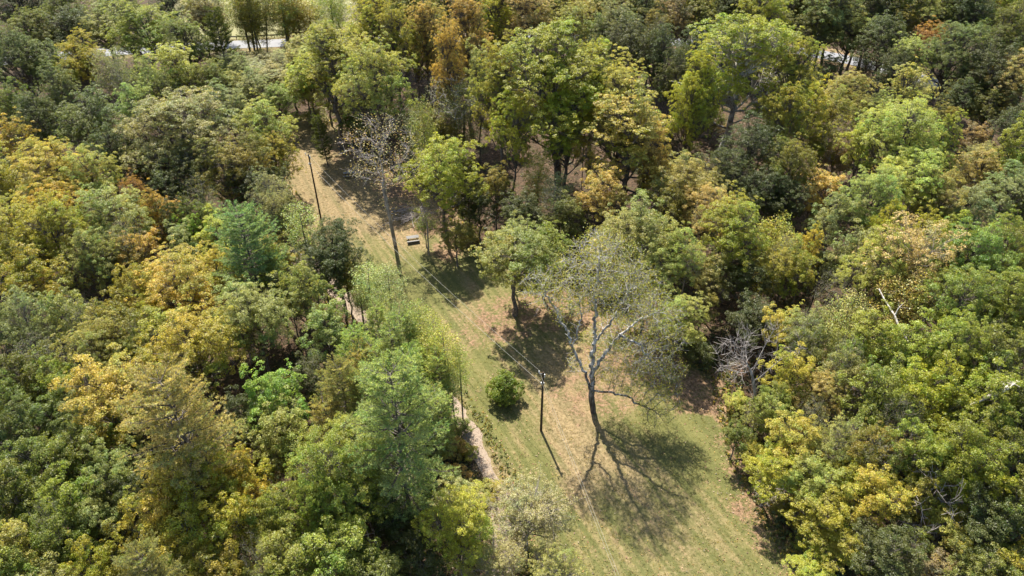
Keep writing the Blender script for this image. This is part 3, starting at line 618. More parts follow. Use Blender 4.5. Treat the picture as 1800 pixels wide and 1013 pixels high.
A((430, 108, 80, 'GY', 'o', 8), (470, 118, 80, 'K', 'o', 9), (510, 125, 75, 'TG', 'o', 9), (545, 130, 70, 'YP', 'o', 10), (395, 95, 60, 'G2', 'o', 8), (455, 92, 70, 'O', 'o', 5), (500, 92, 60, 'TG', 'o', 5), (540, 88, 60, 'YP', 'o', 6),
  (620, 110, 70, 'YG', 'o', 15), (635, 150, 65, 'G2', 'o', 11), (610, 165, 60, 'O', 'o', 9), (655, 195, 70, 'GY', 'o', 8), (705, 190, 70, 'G1', 'o', 10), (740, 215, 70, 'G2', 'o', 9), (765, 190, 60, 'O', 'o', 12), (620, 200, 50, 'G2', 'o', 7), (735, 260, 60, 'G1', 'o', 8),
  (415, -35, 70, 'K', 's', 17), (485, -45, 80, 'YP', 's', 18), (515, -20, 80, 'GO', 's', 14), (575, -40, 80, 'YP', 's', 16), (540, -10, 60, 'Y', 's', 12), (620, 30, 80, 'YG', 's', 16))
A((1225, 58, 80, 'G1', 'o', 17), (1578, 92, 66, 'G1', 'o', 15), (1700, 138, 75, 'G1', 'o', 13), (1745, 160, 70, 'O', 'o', 12), (1800, 180, 80, 'G1', 'o', 13), (1345, 52, 70, 'G1', 'o', 15),
  (1060, 30, 80, 'G2', 'o', 18), (1000, 10, 80, 'K', 'o', 19), (760, 25, 70, 'O', 'o', 17), (720, -10, 70, 'TG', 'o', 19), (1150, 15, 80, 'O', 'o', 18), (1230, 0, 80, 'K', 'o', 18), (1290, -15, 80, 'G1', 'o', 18), (1420, -30, 90, 'O', 'o', 18), (1360, 0, 70, 'GY', 'o', 17), (1680, -5, 90, 'G2', 'o', 18), (1580, 5, 80, 'O', 'o', 17), (1510, -5, 80, 'GY', 'o', 17), (960, -35, 90, 'O', 'o', 18), (840, -35, 90, 'YG', 'o', 19))
A((1425, 540, 70, 'GY', 'b', 14), (1500, 585, 60, 'GY', 'b', 14), (1560, 765, 75, 'GY', 'b', 12), (1435, 695, 60, 'GY', 'b', 11.5), (1250, 335, 60, 'T', 'b', 15), (1385, 405, 55, 'T', 'b', 15), (975, 325, 60, 'GY', 'b', 12), (215, 372, 60, 'T', 'b', 16), (130, 515, 65, 'GY', 'b', 16.5), (345, 305, 60, 'GY', 'b', 16), (745, 335, 60, 'T', 'b', 11),
  (205, 100, 50, 'GY', 'b', 18), (1215, 420, 55, 'GY', 'b', 14), (1600, 690, 70, 'GY', 'b', 14), (240, 560, 50, 'GY', 'b', 15.5), (550, 610, 55, 'GY', 'b', 13), (1470, 470, 60, 'GY', 'b', 14), (1745, 560, 60, 'GY', 'b', 17.5), (1160, 20, 50, 'GY', 'b', 20), (1480, 200, 55, 'T', 'b', 16), (1040, 60, 50, 'T', 'b', 27), (620, 800, 60, 'GY', 'b', 14), (70, 870, 60, 'GY', 'b', 15), (440, 935, 60, 'GY', 'b', 14))
A((715, 530, 52, 'M', 'n', 14), (668, 500, 50, 'M', 'n', 13), (750, 580, 54, 'YP', 'n', 14), (806, 600, 46, 'YP', 'n', 13), (700, 590, 56, 'M', 'n', 13), (770, 620, 60, 'P', 'P', 13), (660, 540, 66, 'P', 'P', 13), (690, 580, 80, 'P', 'P', 14), (640, 610, 80, 'PK', 'P', 14))
A(*[(x_, -46+(i_ % 3)*6, 88, ['K', 'G2', 'O', 'G1', 'YG', 'TG', 'GY'][i_ % 7], 'o', 20+(i_ % 2)*2) for i_, x_ in enumerate(range(660, 1860, 62))])
# road-side trees at the top and the top middle
A((392, -45, 50, 'O', 's', 18, (400, 74)), (425, -60, 70, 'K', 's', 18, (449, 100), 'leaning thin dark-trunked tree in front of the road, leftmost of three'), (444, -60, 60, 'O', 's', 18, (455, 100)), (456, -55, 55, 'Y', 's', 17, (458, 84)), (472, -30, 50, 'O', 's', 16, (470, 95)),
  (500, -38, 80, 'GO', 's', 16, (509, 78), 'golden sparse tree in front of the road near the guardrail end'), (530, -30, 75, 'GO', 's', 15, (516, 68)), (550, -55, 70, 'G1', 's', 17, (557, 46)), (600, -35, 70, 'GY', 's', 14, (600, 60)),
  (592, 34, 115, 'YG', 't', 27, (600, 262), 'tall yellow-green tree on two dark trunks at the head of the clearing'), (560, 62, 60, 'YP', 'm', 18), (530, 100, 60, 'YP', 'o', 14), (572, 205, 34, 'G1', 'P', 11, (577, 292), 'slim dark conifer standing on the grass in front of the tall yellow-green tree'),
  (650, -12, 90, 'Y', 't', 24), (690, 12, 75, 'YG', 't', 23), (700, -25, 80, 'GY', 'o', 18), (745, -2, 80, 'T', 't', 23), (640, 60, 60, 'T', 'o', 15), (730, 50, 70, 'K', 'o', 17), (692, 76, 130, 'YP', 'o', 22, (690, 300), 'pale yellow open crown right of the tall yellow-green tree'),
  (822, -4, 100, 'OR', 't', 26, None, 'tall golden orange tree in front of the top edge woods'), (785, 45, 70, 'OR', 't', 24, None, 'orange tree just left of and below the tall golden orange one'), (870, -20, 80, 'YG', 't', 22), (925, -18, 100, 'T', 't', 22), (990, -22, 90, 'T', 'o', 20),
  (1060, -20, 90, 'K', 'o', 20), (1035, -40, 90, 'G2', 'o', 20),
  (955, 28, 175, 'YG', 't', 28, (980, 345), 'huge yellow-green domed tree at top centre'), (1050, 62, 110, 'YG', 't', 26), (880, 80, 100, 'YG', 't', 25), (1000, 140, 110, 'YG', 't', 22), (905, 170, 90, 'YG', 'o', 20), (838, 78, 60, 'GY', 'o', 22),
  (785, 132, 105, 'K', 'b', 22, (805, 290), 'bare pale-limbed tree with olive haze left of the huge yellow-green tree'), (835, 140, 80, 'K', 's', 21, (815, 285)), (740, 170, 60, 'K', 's', 18),
  (672, 202, 145, 'T', 'b', 19, (695, 432), 'nearly bare grey tree leaning over the clearing by the picnic tables'),
  (778, 246, 108, 'YG', 'o', 13.5, (785, 425), 'yellow-green tree at the clearing edge right of the bare grey tree'), (745, 378, 36, 'G3', 'l', 4.5, (750, 435), 'thin sapling beside the near picnic table'), (945, 262, 60, 'Y', 's', 14), (980, 300, 60, 'GY', 'n', 12), (920, 340, 75, 'G1', 'o', 11), (1000, 345, 70, 'G2', 'o', 11), (840, 330, 60, 'G1', 'o', 10), (870, 290, 60, 'O', 'o', 12), (820, 280, 50, 'G1', 'P', 13), (960, 395, 85, 'G3', 'o', 12), (900, 380, 60, 'GY', 'o', 12), (800, 385, 60, 'O', 'o', 8),
  (885, 403, 136, 'LO', 'o', 15.5, (905, 553), 'yellow-green tree standing alone on the meadow left of the silver-limbed tree'),
  (1100, 112, 118, 'YP', 't', 24), (1094, 135, 160, 'GT', 'q', 27, (1095, 395), 'tall golden tan tree right of top centre'), (1060, 300, 80, 'T', 'o', 14), (1150, 215, 60, 'T', 'o', 18))
# top right
A((1085, 5, 100, 'GY', 'o', 20), (1135, -15, 100, 'G1', 'o', 20), (1110, 42, 95, 'G1', 'o', 20), (1180, -12, 85, 'B', 'o', 20), (1165, 50, 90, 'G1', 'o', 20), (1190, 95, 70, 'G1', 'o', 18), (1215, -30, 80, 'O', 'o', 19), (1270, -35, 90, 'G2', 'o', 18), (1330, -35, 90, 'G2', 'o', 18),
  (1310, 8, 165, 'YG', 't', 29, (1265, 290), 'very tall green-gold tree with white forked trunk, upper right'), (1238, 90, 85, 'YG', 't', 24), (1220, 135, 80, 'YG', 'o', 21), (1320, 215, 110, 'G1', 'o', 17), (1275, 270, 90, 'G1', 'o', 15), (1340, 300, 100, 'G1', 'o', 13),
  (1410, 60, 88, 'Y', 't', 25, None, 'tall yellow tree touching the right side of the white-forked tree'), (1435, 132, 70, 'Y', 'o', 20), (1395, 150, 90, 'OY', 'o', 20), (1392, -20, 90, 'BG', 'o', 18), (1470, -15, 105, 'K', 'o', 18), (1437, 18, 75, 'G2', 'o', 16), (1540, -18, 105, 'G1', 'o', 19), (1500, 28, 80, 'K', 'o', 15), (1562, 30, 90, 'G1', 'o', 18), (1620, -18, 95, 'K', 'o', 19),
  (1700, -25, 110, 'BG', 'o', 20), (1690, 40, 110, 'BG', 'o', 20), (1775, 8, 100, 'G2', 'o', 20), (1755, 80, 100, 'G1', 'o', 18), (1800, 90, 90, 'T', 'o', 18), (1642, 45, 60, 'R', 'o', 15), (1605, 66, 70, 'M', 'm', 17), (1604, 104, 95, 'YP', 'q', 18, None, 'pale pointed tree in front of the road glimpse, upper right'),
  (1495, 128, 80, 'TG', 'o', 14), (1530, 165, 70, 'O', 'o', 13), (1465, 160, 90, 'OY', 'o', 15), (1665, 175, 50, 'O', 'o', 11), (1720, 215, 60, 'B', 'o', 9), (1840, 20, 100, 'G2', 'o', 19), (1850, 150, 110, 'G1', 'o', 18), (1745, 150, 90, 'G1', 'o', 12),
  (1600, 174, 165, 'YP', 'o', 21, None, 'broad pale yellow-green dome right of the dark gap, upper right'), (1675, 188, 80, 'G3', 'q', 20), (1530, 200, 75, 'YP', 'o', 17), (1450, 215, 65, 'YG', 'o', 13), (1475, 245, 60, 'B', 'o', 11), (1795, 213, 75, 'G3', 'o', 19), (1850, 280, 110, 'G2', 'o', 17))
# right middle
A((1215, 285, 110, 'TG', 'o', 15), (1175, 330, 80, 'O', 'o', 13), (1245, 330, 95, 'T', 'o', 14), (1395, 250, 85, 'O', 'o', 16), (1440, 290, 80, 'T', 'o', 13), (1385, 320, 85, 'G1', 'o', 12),
  (1300, 350, 130, 'YG', 'o', 16), (1372, 372, 90, 'Y', 's', 15), (1432, 392, 50, 'Y', 'm', 13), (1115, 355, 140, 'TG', 'o', 17, None, 'tan-green fluffy dome behind the silver-limbed tree'), (1190, 398, 105, 'TG', 'o', 14), (1255, 440, 80, 'TG', 'o', 11), (1140, 440, 100, 'TG', 'o', 13), (1200, 523, 100, 'YP', 'o', 10, None, 'low pale yellow tree right of the silver-limbed tree'),
  (1390, 425, 100, 'OY', 'o', 13), (1320, 450, 90, 'G1', 'o', 11), (1240, 510, 60, 'O', 'o', 8), (1540, 300, 95, 'M', 'o', 17), (1480, 330, 80, 'GY', 'o', 15), (1600, 270, 120, 'YP', 'o', 17), (1575, 338, 75, 'YG', 'm', 17), (1520, 395, 90, 'GY', 'o', 14), (1455, 430, 60, 'G1', 'o', 11),
  (1655, 300, 100, 'K', 'o', 15), (1730, 268, 90, 'T', 'o', 14), (1715, 325, 80, 'GY', 'o', 14), (1780, 300, 90, 'GY', 'o', 15), (1620, 383, 180, 'T', 'l', 19, None, 'large thinning tan and green crown left of the bright green masses'), (1560, 400, 110, 'YP', 'o', 18), (1660, 375, 110, 'YG', 'o', 18),
  (1722, 392, 150, 'BR', 'o', 19, None, 'dense bright green dome high on the right side'), (1790, 390, 110, 'G3', 'o', 19), (1700, 470, 150, 'G3', 'o', 18), (1790, 480, 120, 'G3', 'o', 18), (1600, 470, 130, 'T', 's', 16), (1500, 505, 105, 'TG', 's', 14), (1430, 545, 90, 'K', 'o', 12), (1385, 535, 75, 'Y', 'o', 11), (1330, 530, 80, 'G1', 'o', 9),
  (1540, 540, 100, 'G3', 'o', 15), (1620, 560, 110, 'G3', 'o', 16), (1700, 560, 120, 'G3', 'o', 17), (1780, 580, 120, 'G2', 'o', 17), (1450, 655, 80, 'T', 'm', 10, None, 'small peach-tan crown among yellow-greens on the lower right slope'), (1400, 615, 85, 'Y', 'o', 11), (1370, 680, 75, 'G3', 'o', 8), (1500, 610, 95, 'K', 'o', 12), (1565, 640, 110, 'G3', 'o', 14), (1650, 640, 115, 'YG', 'o', 15), (1740, 650, 115, 'G3', 'o', 16), (1850, 500, 130, 'G2', 'o', 17), (1850, 660, 130, 'G2', 'o', 16), (1850, 810, 130, 'G2', 'o', 15), (1850, 390, 110, 'G3', 'o', 18),
  (1300, 740, 55, 'G2', 'o', 6), (1335, 700, 55, 'YP', 'l', 5.5), (1405, 735, 95, 'Y', 'o', 10), (1365, 795, 90, 'YG', 'o', 8), (1480, 735, 95, 'K', 'l', 11), (1550, 740, 100, 'O', 'o', 12), (1500, 805, 95, 'YG', 'o', 9), (1430, 800, 90, 'YP', 'o', 9), (1625, 735, 105, 'G3', 'o', 14), (1710, 740, 120, 'G3', 'o', 15), (1785, 740, 110, 'G2', 'o', 15),
  (1545, 825, 105, 'Y', 'o', 10, None, 'golden yellow crown above the bleached dead shrub, lower right'), (1450, 870, 105, 'YG', 'o', 8), (1480, 930, 90, 'YG', 'o', 6), (1668, 885, 105, 'Y', 'o', 8.5, None, 'pale yellow crown right of the bleached dead shrub, lower right'), (1700, 830, 95, 'GY', 'b', 10), (1620, 830, 80, 'O', 'o', 10), (1770, 870, 120, 'G1', 'o', 12), (1740, 960, 110, 'G2', 'o', 9), (1730, 790, 110, 'YG', 'o', 13), (1790, 960, 120, 'YG', 'o', 9), (1430, 985, 80, 'YG', 'o', 4.5), (1860, 950, 120, 'G2', 'o', 11))

TREES = []   # (X, Y, R)
KW = {'o': 'broadleaf_tree', 'm': 'broadleaf_tree', 't': 'tall_broadleaf_tree', 'q': 'tall_broadleaf_tree', 'l': 'broadleaf_tree', 'p': 'pine_tree', 'P': 'pine_tree', 's': 'sparse_tree', 'b': 'bare_tree', 'n': 'poplar_tree', 'S': 'shrub', 'u': 'understory_tree'}
GRP = {'tall_broadleaf_tree': 'tall broadleaf trees rising over the canopy', 'broadleaf_tree': 'broadleaf trees of the autumn woods', 'pine_tree': 'pines among the broadleaf woods', 'sparse_tree': 'thin-crowned trees', 'bare_tree': 'nearly leafless trees', 'poplar_tree': 'slender poplars', 'shrub': 'shrubs along the wood edge', 'understory_tree': 'small trees under the canopy'}
NOUN = {'o': 'round-crowned tree', 'm': 'egg-shaped tree', 't': 'towering tree', 'q': 'pointed-crown tree', 'l': 'loose-leaved tree', 'p': 'pine', 'P': 'slim pine', 's': 'thin-crowned tree', 'b': 'almost bare tree', 'n': 'slender poplar', 'S': 'shrub', 'u': 'understory tree'}
LM = [('the round mint tree', 440, 560), ('the blue-green pine', 425, 425), ('the big khaki pine', 300, 740), ('the tallest near pine', 690, 740), ('the wide golden orange crown', 300, 500), ('the broad khaki-green dome', 310, 220), ('the large gold dome', 75, 300),
      ('the far utility pole', 553, 330), ('the near utility pole', 952, 700), ('the tall yellow-green two-trunk tree', 592, 120), ('the huge top-centre tree', 965, 150), ('the tall golden tan tree', 1100, 260), ('the white-forked tree', 1300, 120), ('the silver-limbed tree', 1060, 570),
      ('the dead bare tree', 1300, 640), ('the broad pale dome', 1600, 250), ('the thinning tan crown', 1610, 450), ('the dense bright green dome', 1722, 460), ('the bleached dead shrub', 1590, 960), ('the peach-tan crown', 1450, 690), ('the guardrail', 490, 60), ('the golden orange tree', 820, 60),
      ('the bare grey tree', 672, 270), ('the yellow spreading crown', 190, 700), ('the lime green tree', 800, 930), ('the white fallen branch', 1750, 695), ('the right road glimpse', 1640, 145), ('the low pale yellow tree', 1200, 570), ('the light green spreading crown', 590, 800), ('the golden yellow crown', 1545, 860)]
USED = {}
def auto_label(x, y, wpx, ck, kind):
    size = 'small' if wpx < 70 else ('large' if wpx > 118 else 'mid-sized')
    o = sorted(LM, key=lambda l: math.hypot(l[1]-x, l[2]-y))
    def d(l):
        dx, dy = x-l[1], y-l[2]; p = []
        if abs(dy) > 0.45*abs(dx): p.append('behind' if dy < 0 else 'in front of')
        if abs(dx) > 0.45*abs(dy): p.append('left of' if dx < 0 else 'right of')
        if len(p) == 2: return (p[0].replace(' of', '') + ' and ' + p[1]).replace('in front and', 'in front and')
        return p[0]
    L0 = math.hypot(o[0][1]-x, o[0][2]-y); near = 'just ' if L0 < 75 else ('' if L0 < 150 else 'well ')
    base = '%s %s %s' % (size, CN[ck], NOUN[kind])
    c = ['%s %s%s %s' % (base, near, d(o[0]), o[0][0])]
    for k in (1, 2, 3): c.append('%s between %s and %s' % (base, o[0][0], o[k][0]))
    for k in (1, 2, 3): c.append('%s %s %s, %s %s' % (base, d(o[0]), o[0][0], d(o[k]), o[k][0]))
    pos = ('top' if y < 170 else 'upper' if y < 400 else 'middle' if y < 620 else 'lower' if y < 850 else 'bottom')+' '+('far left' if x < 180 else 'left' if x < 480 else 'centre left' if x < 800 else 'centre' if x < 1000 else 'centre right' if x < 1300 else 'right' if x < 1600 else 'far right')
    c += [q+', '+pos for q in c[:4]]
    for q in c:
        if q not in USED and len(q.split()) <= 16: USED[q] = 1; return q
    for wd in ('lower', 'darker', 'farther', 'nearer', 'narrower', 'taller', 'denser', 'looser', 'rounder', 'flatter', 'wider'):
        q = wd+' '+c[0]
        if q not in USED: USED[q] = 1; return q
    return c[0]
RND = random.Random(7)
def pick_proto(kind, R):
    if kind == 'o': return RND.choice(['oak_small_0', 'oak_small_1', 'oak_small_2'] if R < 3.3 else ['oak_mid_%d' % i for i in range(4)] if R < 5.4 else ['oak_big_%d' % i for i in range(3)])
    if kind == 'u': return RND.choice(['oak_small_0', 'oak_small_1', 'oak_small_2', 'loose_0', 'loose_1'])
    return RND.choice({'m': ['maple_0', 'maple_1', 'maple_2'], 't': ['tall_0', 'tall_1'], 'q': ['pointed_0', 'pointed_1'], 'l': ['loose_0', 'loose_1'], 'p': ['pine_0', 'pine_1', 'pine_2'], 'P': ['slim_pine_0', 'slim_pine_1'],
                       's': ['sparse_0', 'sparse_1', 'sparse_2'], 'b': ['bare_0', 'bare_1'], 'n': ['poplar_0', 'poplar_1'], 'S': ['shrub_0', 'shrub_1']}[kind])
def plant(X, Y, Rr, H, ck, kind, label, rz=None, pname=None, lean=(0, 0), turn=None, name=None):
    p = PROTOS[pname or pick_proto(kind, Rr)]
    name = name or KW[kind]
    z = hz(X, Y)
    e = empty(name, (X, Y, z), RND.uniform(0, 6.28) if rz is None else rz, (Rr/p.R, Rr/p.R*RND.uniform(0.9, 1.1), H/p.H))
    e.rotation_euler = (lean[0], lean[1], e.rotation_euler[2])
    t = link('trunk', p.trunk, e)
    if p.crown:
        c = link('crown', p.crown, e)
        b = CL[ck]; j = 1+RND.uniform(-0.14, 0.14); g = RND.uniform(-0.06, 0.06)
        tv = TURN[ck] if turn is None else turn
        c.color = (b[0]*j*(1+g), b[1]*j*(1-g*0.3), b[2]*j*RND.uniform(0.85, 1.15), 1-min(1, max(0, tv+RND.uniform(-0.06, 0.08))))
    if label and ('white forked' in label or 'pale-limbed' in label):
        t.material_slots[0].link = 'OBJECT'; t.material_slots[0].material = BARK_PALE
    if label and label.startswith('nearly bare grey'):
        t.material_slots[0].link = 'OBJECT'; t.material_slots[0].material = BARK_TWIG
    noun = 'pine' if name == 'pine_tree' else 'shrub' if name in ('shrub', 'bush') else 'tree'
    tag(e, label, noun, GRP.get(name))
    TREES.append((X, Y, Rr)); return e
for row in T:
    x, y, wpx, ck, kind, H = row[:6]
    base = row[6] if len(row) > 6 else None; lab = row[7] if len(row) > 7 else None
    if base:
        X, Y = at(*base); dep = Y*math.cos(PITCH)+CAM_H*math.sin(PITCH)
        # height so that the top reaches the crown-top pixel row
        r_ = ray(x, y); H = CAM_H+Y*r_[2]/r_[1]*1.0
        top = at(x, y, H)
        ang = math.atan2(top[0]-X, H)*0.7
        lean = (0, max(-0.15, min(0.15, ang)))
        rz = None
    else:
        X, Y = at(x, y, H*0.97); Y -= 0; lean = (0, 0); dep = Y*math.cos(PITCH)-(H-CAM_H)*math.sin(PITCH); rz = None
    Rr = wpx/2*dep/FPX*1.0
    if base is None: Y -= Rr*0.3     # the crown-top outline in the picture lies on the far side of the dome
    if lab is None: lab = auto_label(x, y+wpx*0.45, wpx, ck, kind)
    plant(X, Y, Rr, H, ck, kind, lab, rz=rz, lean=lean)
# hero trees
bx, by = SX, SY
plant(bx, by, 7.5, 21, 'YG', 's', 'huge half-bare silver-limbed tree standing on the meadow with its dark branch shadow', rz=0, pname='silver_limbed', name='sparse_tree', turn=0.1).children[1].color = (.52, .53, .03, .97)
bx, by = at(1312, 745)
plant(bx, by, 5.2, 14.5, 'T', 'b', 'leafless dead grey-pink tree at the right edge of the meadow', rz=0, pname='dead_tree', name='dead_tree')
bx, by = at(885, 702)
plant(bx, by, 1.75, 3.4, 'G3', 'S', 'round dark green bush alone on the grass left of the near utility pole', pname='round_bush', name='bush', turn=0.0).children[1].color = (.045, .17, .085, 1)
for (px, py, Rr, H, lb) in [(1600, 965, 3.8, 11.0, 'bleached leafless dead shrub with curling branches at the lower right'), (1352, 880, 2.0, 2.4, 'bare grey brushwood at the meadow edge under yellow-green trees'), (1480, 775, 2.4, 10.5, 'bare grey twiggy shrub among yellow-green crowns, lower right slope'),
                             (1560, 830, 2.6, 12.0, 'bare forked dead shrub above the golden yellow crown'), (1728, 960, 3.2, 9.5, 'bare grey twigs between yellow crown and dark green trees at lower right'), (1455, 980, 1.8, 3.5, 'small bare shrub at the bottom meadow corner'), (1290, 515, 1.8, 8, 'small leafless grey shrub in front of the yellow-green dome')]:
    bx, by = at(px, py); plant(bx, by, Rr, H, 'T', 'b', lb, pname='dead_shrub_%d' % RND.randint(0, 1), name='dead_shrub')
# low brush along the path and the wood edges
for (px, py, wpx, ck, H, lb) in [(800, 850, 50, 'OR', 1.6, 'rusty low shrub between the gravel path and the pines'), (822, 800, 40, 'OY', 1.2, 'sparse mustard weeds left of the gravel path bend'), (860, 870, 45, 'OY', 1.4, 'rusty yellow brush at the lower end of the gravel path'), (835, 885, 45, 'T', 1.2, 'tan brush below the rusty shrub by the path'),
                                 (795, 800, 45, 'OR', 1.8, 'rusty shrub tucked against the tallest near pine'), (810, 760, 36, 'G2', 1.6, 'green shrub between pines and path'), (905, 905, 50, 'K', 1.6, 'khaki shrub behind the loose pale brown-green tree'),
                                 (1325, 805, 45, 'YG', 2.2, 'yellow-green shrub at the meadow edge below the dead tree'), (1345, 760, 50, 'YP', 3.0, 'pale yellow-green shrub right of the dead tree foot'), (1290, 720, 40, 'YP', 2.4, 'pale shrub left of the dead tree foot'), (1420, 960, 60, 'YG', 2.6, 'yellow-green shrub hanging over the bottom meadow corner'), (1370, 900, 45, 'O', 1.8, 'olive shrub on the lower meadow edge'),
                                 (960, 470, 60, 'G2', 3.5, 'green shrub behind the lone yellow-green tree'), (1080, 520, 60, 'G1', 3.5, 'dark shrub behind the silver-limbed tree'), (1230, 640, 60, 'G1', 3.5, 'dark shrub under the low pale yellow tree'), (820, 430, 50, 'K', 3.0, 'khaki shrub at the wood edge right of the near picnic table'),
                                 (800, 360, 50, 'G1', 3.2, 'dark green shrub under the yellow and green tree'), (640, 235, 40, 'GY', 3.0, 'grey-green shrub beside the bare grey tree'), (555, 215, 40, 'K', 2.6, 'khaki shrub at the very head of the clearing'), (640, 520, 40, 'M', 3.0, 'mint shrub left of the gravel path under the poplars')]:
    bx, by = at(px, py); dep = by*math.cos(PITCH)+CAM_H*math.sin(PITCH)
    plant(bx, by, wpx/2*dep/FPX, H, ck, 'S', lb)

# understory to close the woods
r0 = rs(99); cand = []
TR = np.array(TREES)
cnt_u = 0; tries = 0
while cnt_u < 170 and tries < 9000:
    tries += 1
    px = r0.uniform(-60, 1860); py = r0.uniform(0, 1080)
    X, Y = at(px, py); Q = np.array([[X, Y]])
    if sd(Q, CLEAR)[0] > -1.2 or road_d(Q)[0] < 6 or dist_poly(Q, PATH, False)[0] < 3.2: continue
    if Y > 178 and -100 < X < -48: continue
    if 480 < px < 800 and 320 > py > 170: continue
    d = np.hypot(TR[:, 0]-X, TR[:, 1]-Y)
    if (d < TR[:, 2]*0.55+1.6).any(): continue
    k = d.argmin(); H = r0.uniform(5, 9.5); Rr = r0.uniform(1.8, 3.0)
    pp = pix(X, Y, H)
    ck = r0.choice(['G1', 'G1', 'G2', 'O', 'GY', 'K', 'B', 'TG'])
    plant(X, Y, Rr, H, ck, 'u', auto_label(pp[0], pp[1], 2*Rr*FPX/pp[2], ck, 'u'))
    TR = np.vstack([TR, [[X, Y, Rr]]]); cnt_u += 1
print('trees', len(T), 'understory', cnt_u, 'tries', tries)

# ------------------------------------------------------------------ ground cover that nobody could count
def scatter_stuff():
    r = rs(5)
    # undergrowth over the forest floor
    n = 5200; px = r.uniform(-100, 1900, n); py = r.uniform(-20, 1120, n)
    P = np.array([at(a, b) for a, b in zip(px, py)]); c = sd(P, CLEAR); rd = road_d(P); pd = dist_poly(P, PATH, False)
    keep = (c < -0.8+0.5*r.randn(n)) & (rd > 4.2) & (pd > 1.7) & ~((P[:, 1] > 180) & (P[:, 0] > -95) & (P[:, 0] < -25))
    P = P[keep]; z = hgt(P); m = len(P); k = 34
    ix = np.repeat(np.arange(m), k); s = r.uniform(0.35, 1.0, m)
    u = unit(r.randn(m*k, 3)); u[:, 2] = np.abs(u[:, 2])
    C = np.column_stack([P, z])[ix]+u*s[ix][:, None]*[1, 1, 0.9]
    tn = r.rand(m)
    V, F, t_, l_ = leaf_quads(C, unit(u+0.6*r.randn(m*k, 3)+[0, 0, .4]), 0.24, r, 0.66, tn[ix])
    me = np_mesh('undergrowth', V, F, LEAF_SOFT, dict(tint=t_, leafv=l_)); o = link('undergrowth', me); o.color = (.06, .075, .022, .75)
    tag(o, 'low mixed green and brown undergrowth covering the woodland floor', 'undergrowth', kind='stuff')
    # dry fallen leaves
    n = 42000; q = r.rand(n)
    px = r.uniform(480, 1480, n); py = 200+850*r.rand(n)**0.9
    P = np.array([at(a, b) for a, b in zip(px, py)]); c = sd(P, CLEAR)
    wgt = np.where(c < 0, 0.9, np.exp(-c/3.0)*0.9+0.07); keep = (r.rand(n) < wgt) & (c > -14)
    P = P[keep]; m = len(P)
    C = np.column_stack([P, hgt(P)+0.045+0.05*r.rand(m)])
    V, F, t_, l_ = leaf_quads(C, unit(r.randn(m, 3)*0.35+[0, 0, 1]), 0.15, r, 0.7)
    me = np_mesh('fallen_leaves', V, F, LEAF_SOFT, dict(tint=t_, leafv=l_)); o = link('fallen_leaves', me); o.color = (.34, .19, .11, .6)
    tag(o, 'dry tan and rust fallen leaves strewn over the grass', 'leaves', kind='stuff')
    # grass tufts
    n = 34000; px = r.uniform(500, 1500, n); py = 205+830*r.rand(n)
    P = np.array([at(a, b) for a, b in zip(px, py)]); c = sd(P, CLEAR); pd = dist_poly(P, PATH, False)
    keep = (c > -2.5) & (pd > 1.1); P = P[keep]; m = len(P); k = 4; ix = np.repeat(np.arange(m), k)
    cc = sd(P, CLEAR)+0.8*fbm(P, 0.7, 9); hgh = np.where(dist_poly(P, PATH, False) < 2.6, 0.28, np.where(cc < 1.6, 0.38, 0.10))
    ax = unit(np.column_stack([r.randn(m*k, 2)*0.7, np.ones(m*k)]))
    C = np.column_stack([P, hgt(P)])[ix]+np.column_stack([r.randn(m*k, 2)*0.10, hgh[ix]*0.4])
    V, F, t_, l_ = leaf_quads(C, unit(np.cross(ax, r.randn(m*k, 3))), hgh[ix]*1.3, r, 0.3, r.rand(m)[ix], ax)
    me = np_mesh('grass_tufts', V, F, LEAF_SOFT, dict(tint=t_, leafv=l_)); o = link('grass_tufts', me); o.color = (.17, .165, .06, .5)
    tag(o, 'short green and straw grass tufts on the mown clearing', 'grass', kind='stuff')
scatter_stuff()

# ------------------------------------------------------------------ made things
class MB:
    def __init__(s): s.p = []
    def tube(s, pts, r0, r1=None, n=8):
        pts = np.array(pts, float); k = len(pts)-1; rr = np.linspace(r0, r0 if r1 is None else r1, k+1)
        s.p.append(tubes(pts[:-1], pts[1:], rr[:-1], rr[1:], n))
        for e, q, rad in ((pts[0], pts[1], rr[0]), (pts[-1], pts[-2], rr[-1])):   # end caps
            d = (e-q)/max(np.linalg.norm(e-q), 1e-9); s.p.append(tubes([e], [e+d*0.002], [rad], [rad*0.02], n))
        return s
    def box(s, c, d, rz=0.0, rx=0.0):
        c = np.array(c, float); d = np.array(d, float)/2; b = min(d)*0.18
        V = []
        for sz, ins in ((-1, b), (-1, 0), (1, 0), (1, b)):
            zz = sz*(d[2]-(0 if ins else b))
            for sx, sy in ((-1, -1), (1, -1), (1, 1), (-1, 1)): V.append((sx*(d[0]-ins), sy*(d[1]-ins), zz))
        V = np.array(V)
        R1 = np.array([[1, 0, 0], [0, math.cos(rx), -math.sin(rx)], [0, math.sin(rx), math.cos(rx)]]); R2 = np.array([[math.cos(rz), -math.sin(rz), 0], [math.sin(rz), math.cos(rz), 0], [0, 0, 1]])
        V = V@R1.T@R2.T+c
        F = [[3, 2, 1, 0], [12, 13, 14, 15]]
        for L in range(3):
            for i in range(4): j = (i+1) % 4; F.append([L*4+i, L*4+j, L*4+4+j, L*4+4+i])
        s.p.append((V, np.array(F))); return s
    def build(s, name, m, parent=None):
        V, F = joinVF(s.p); return link(name, np_mesh(name, V, F, m), parent)
P1 = at(951, 757); P2 = at(542, 271, 12.0); P3 = (16.2, 2.0)
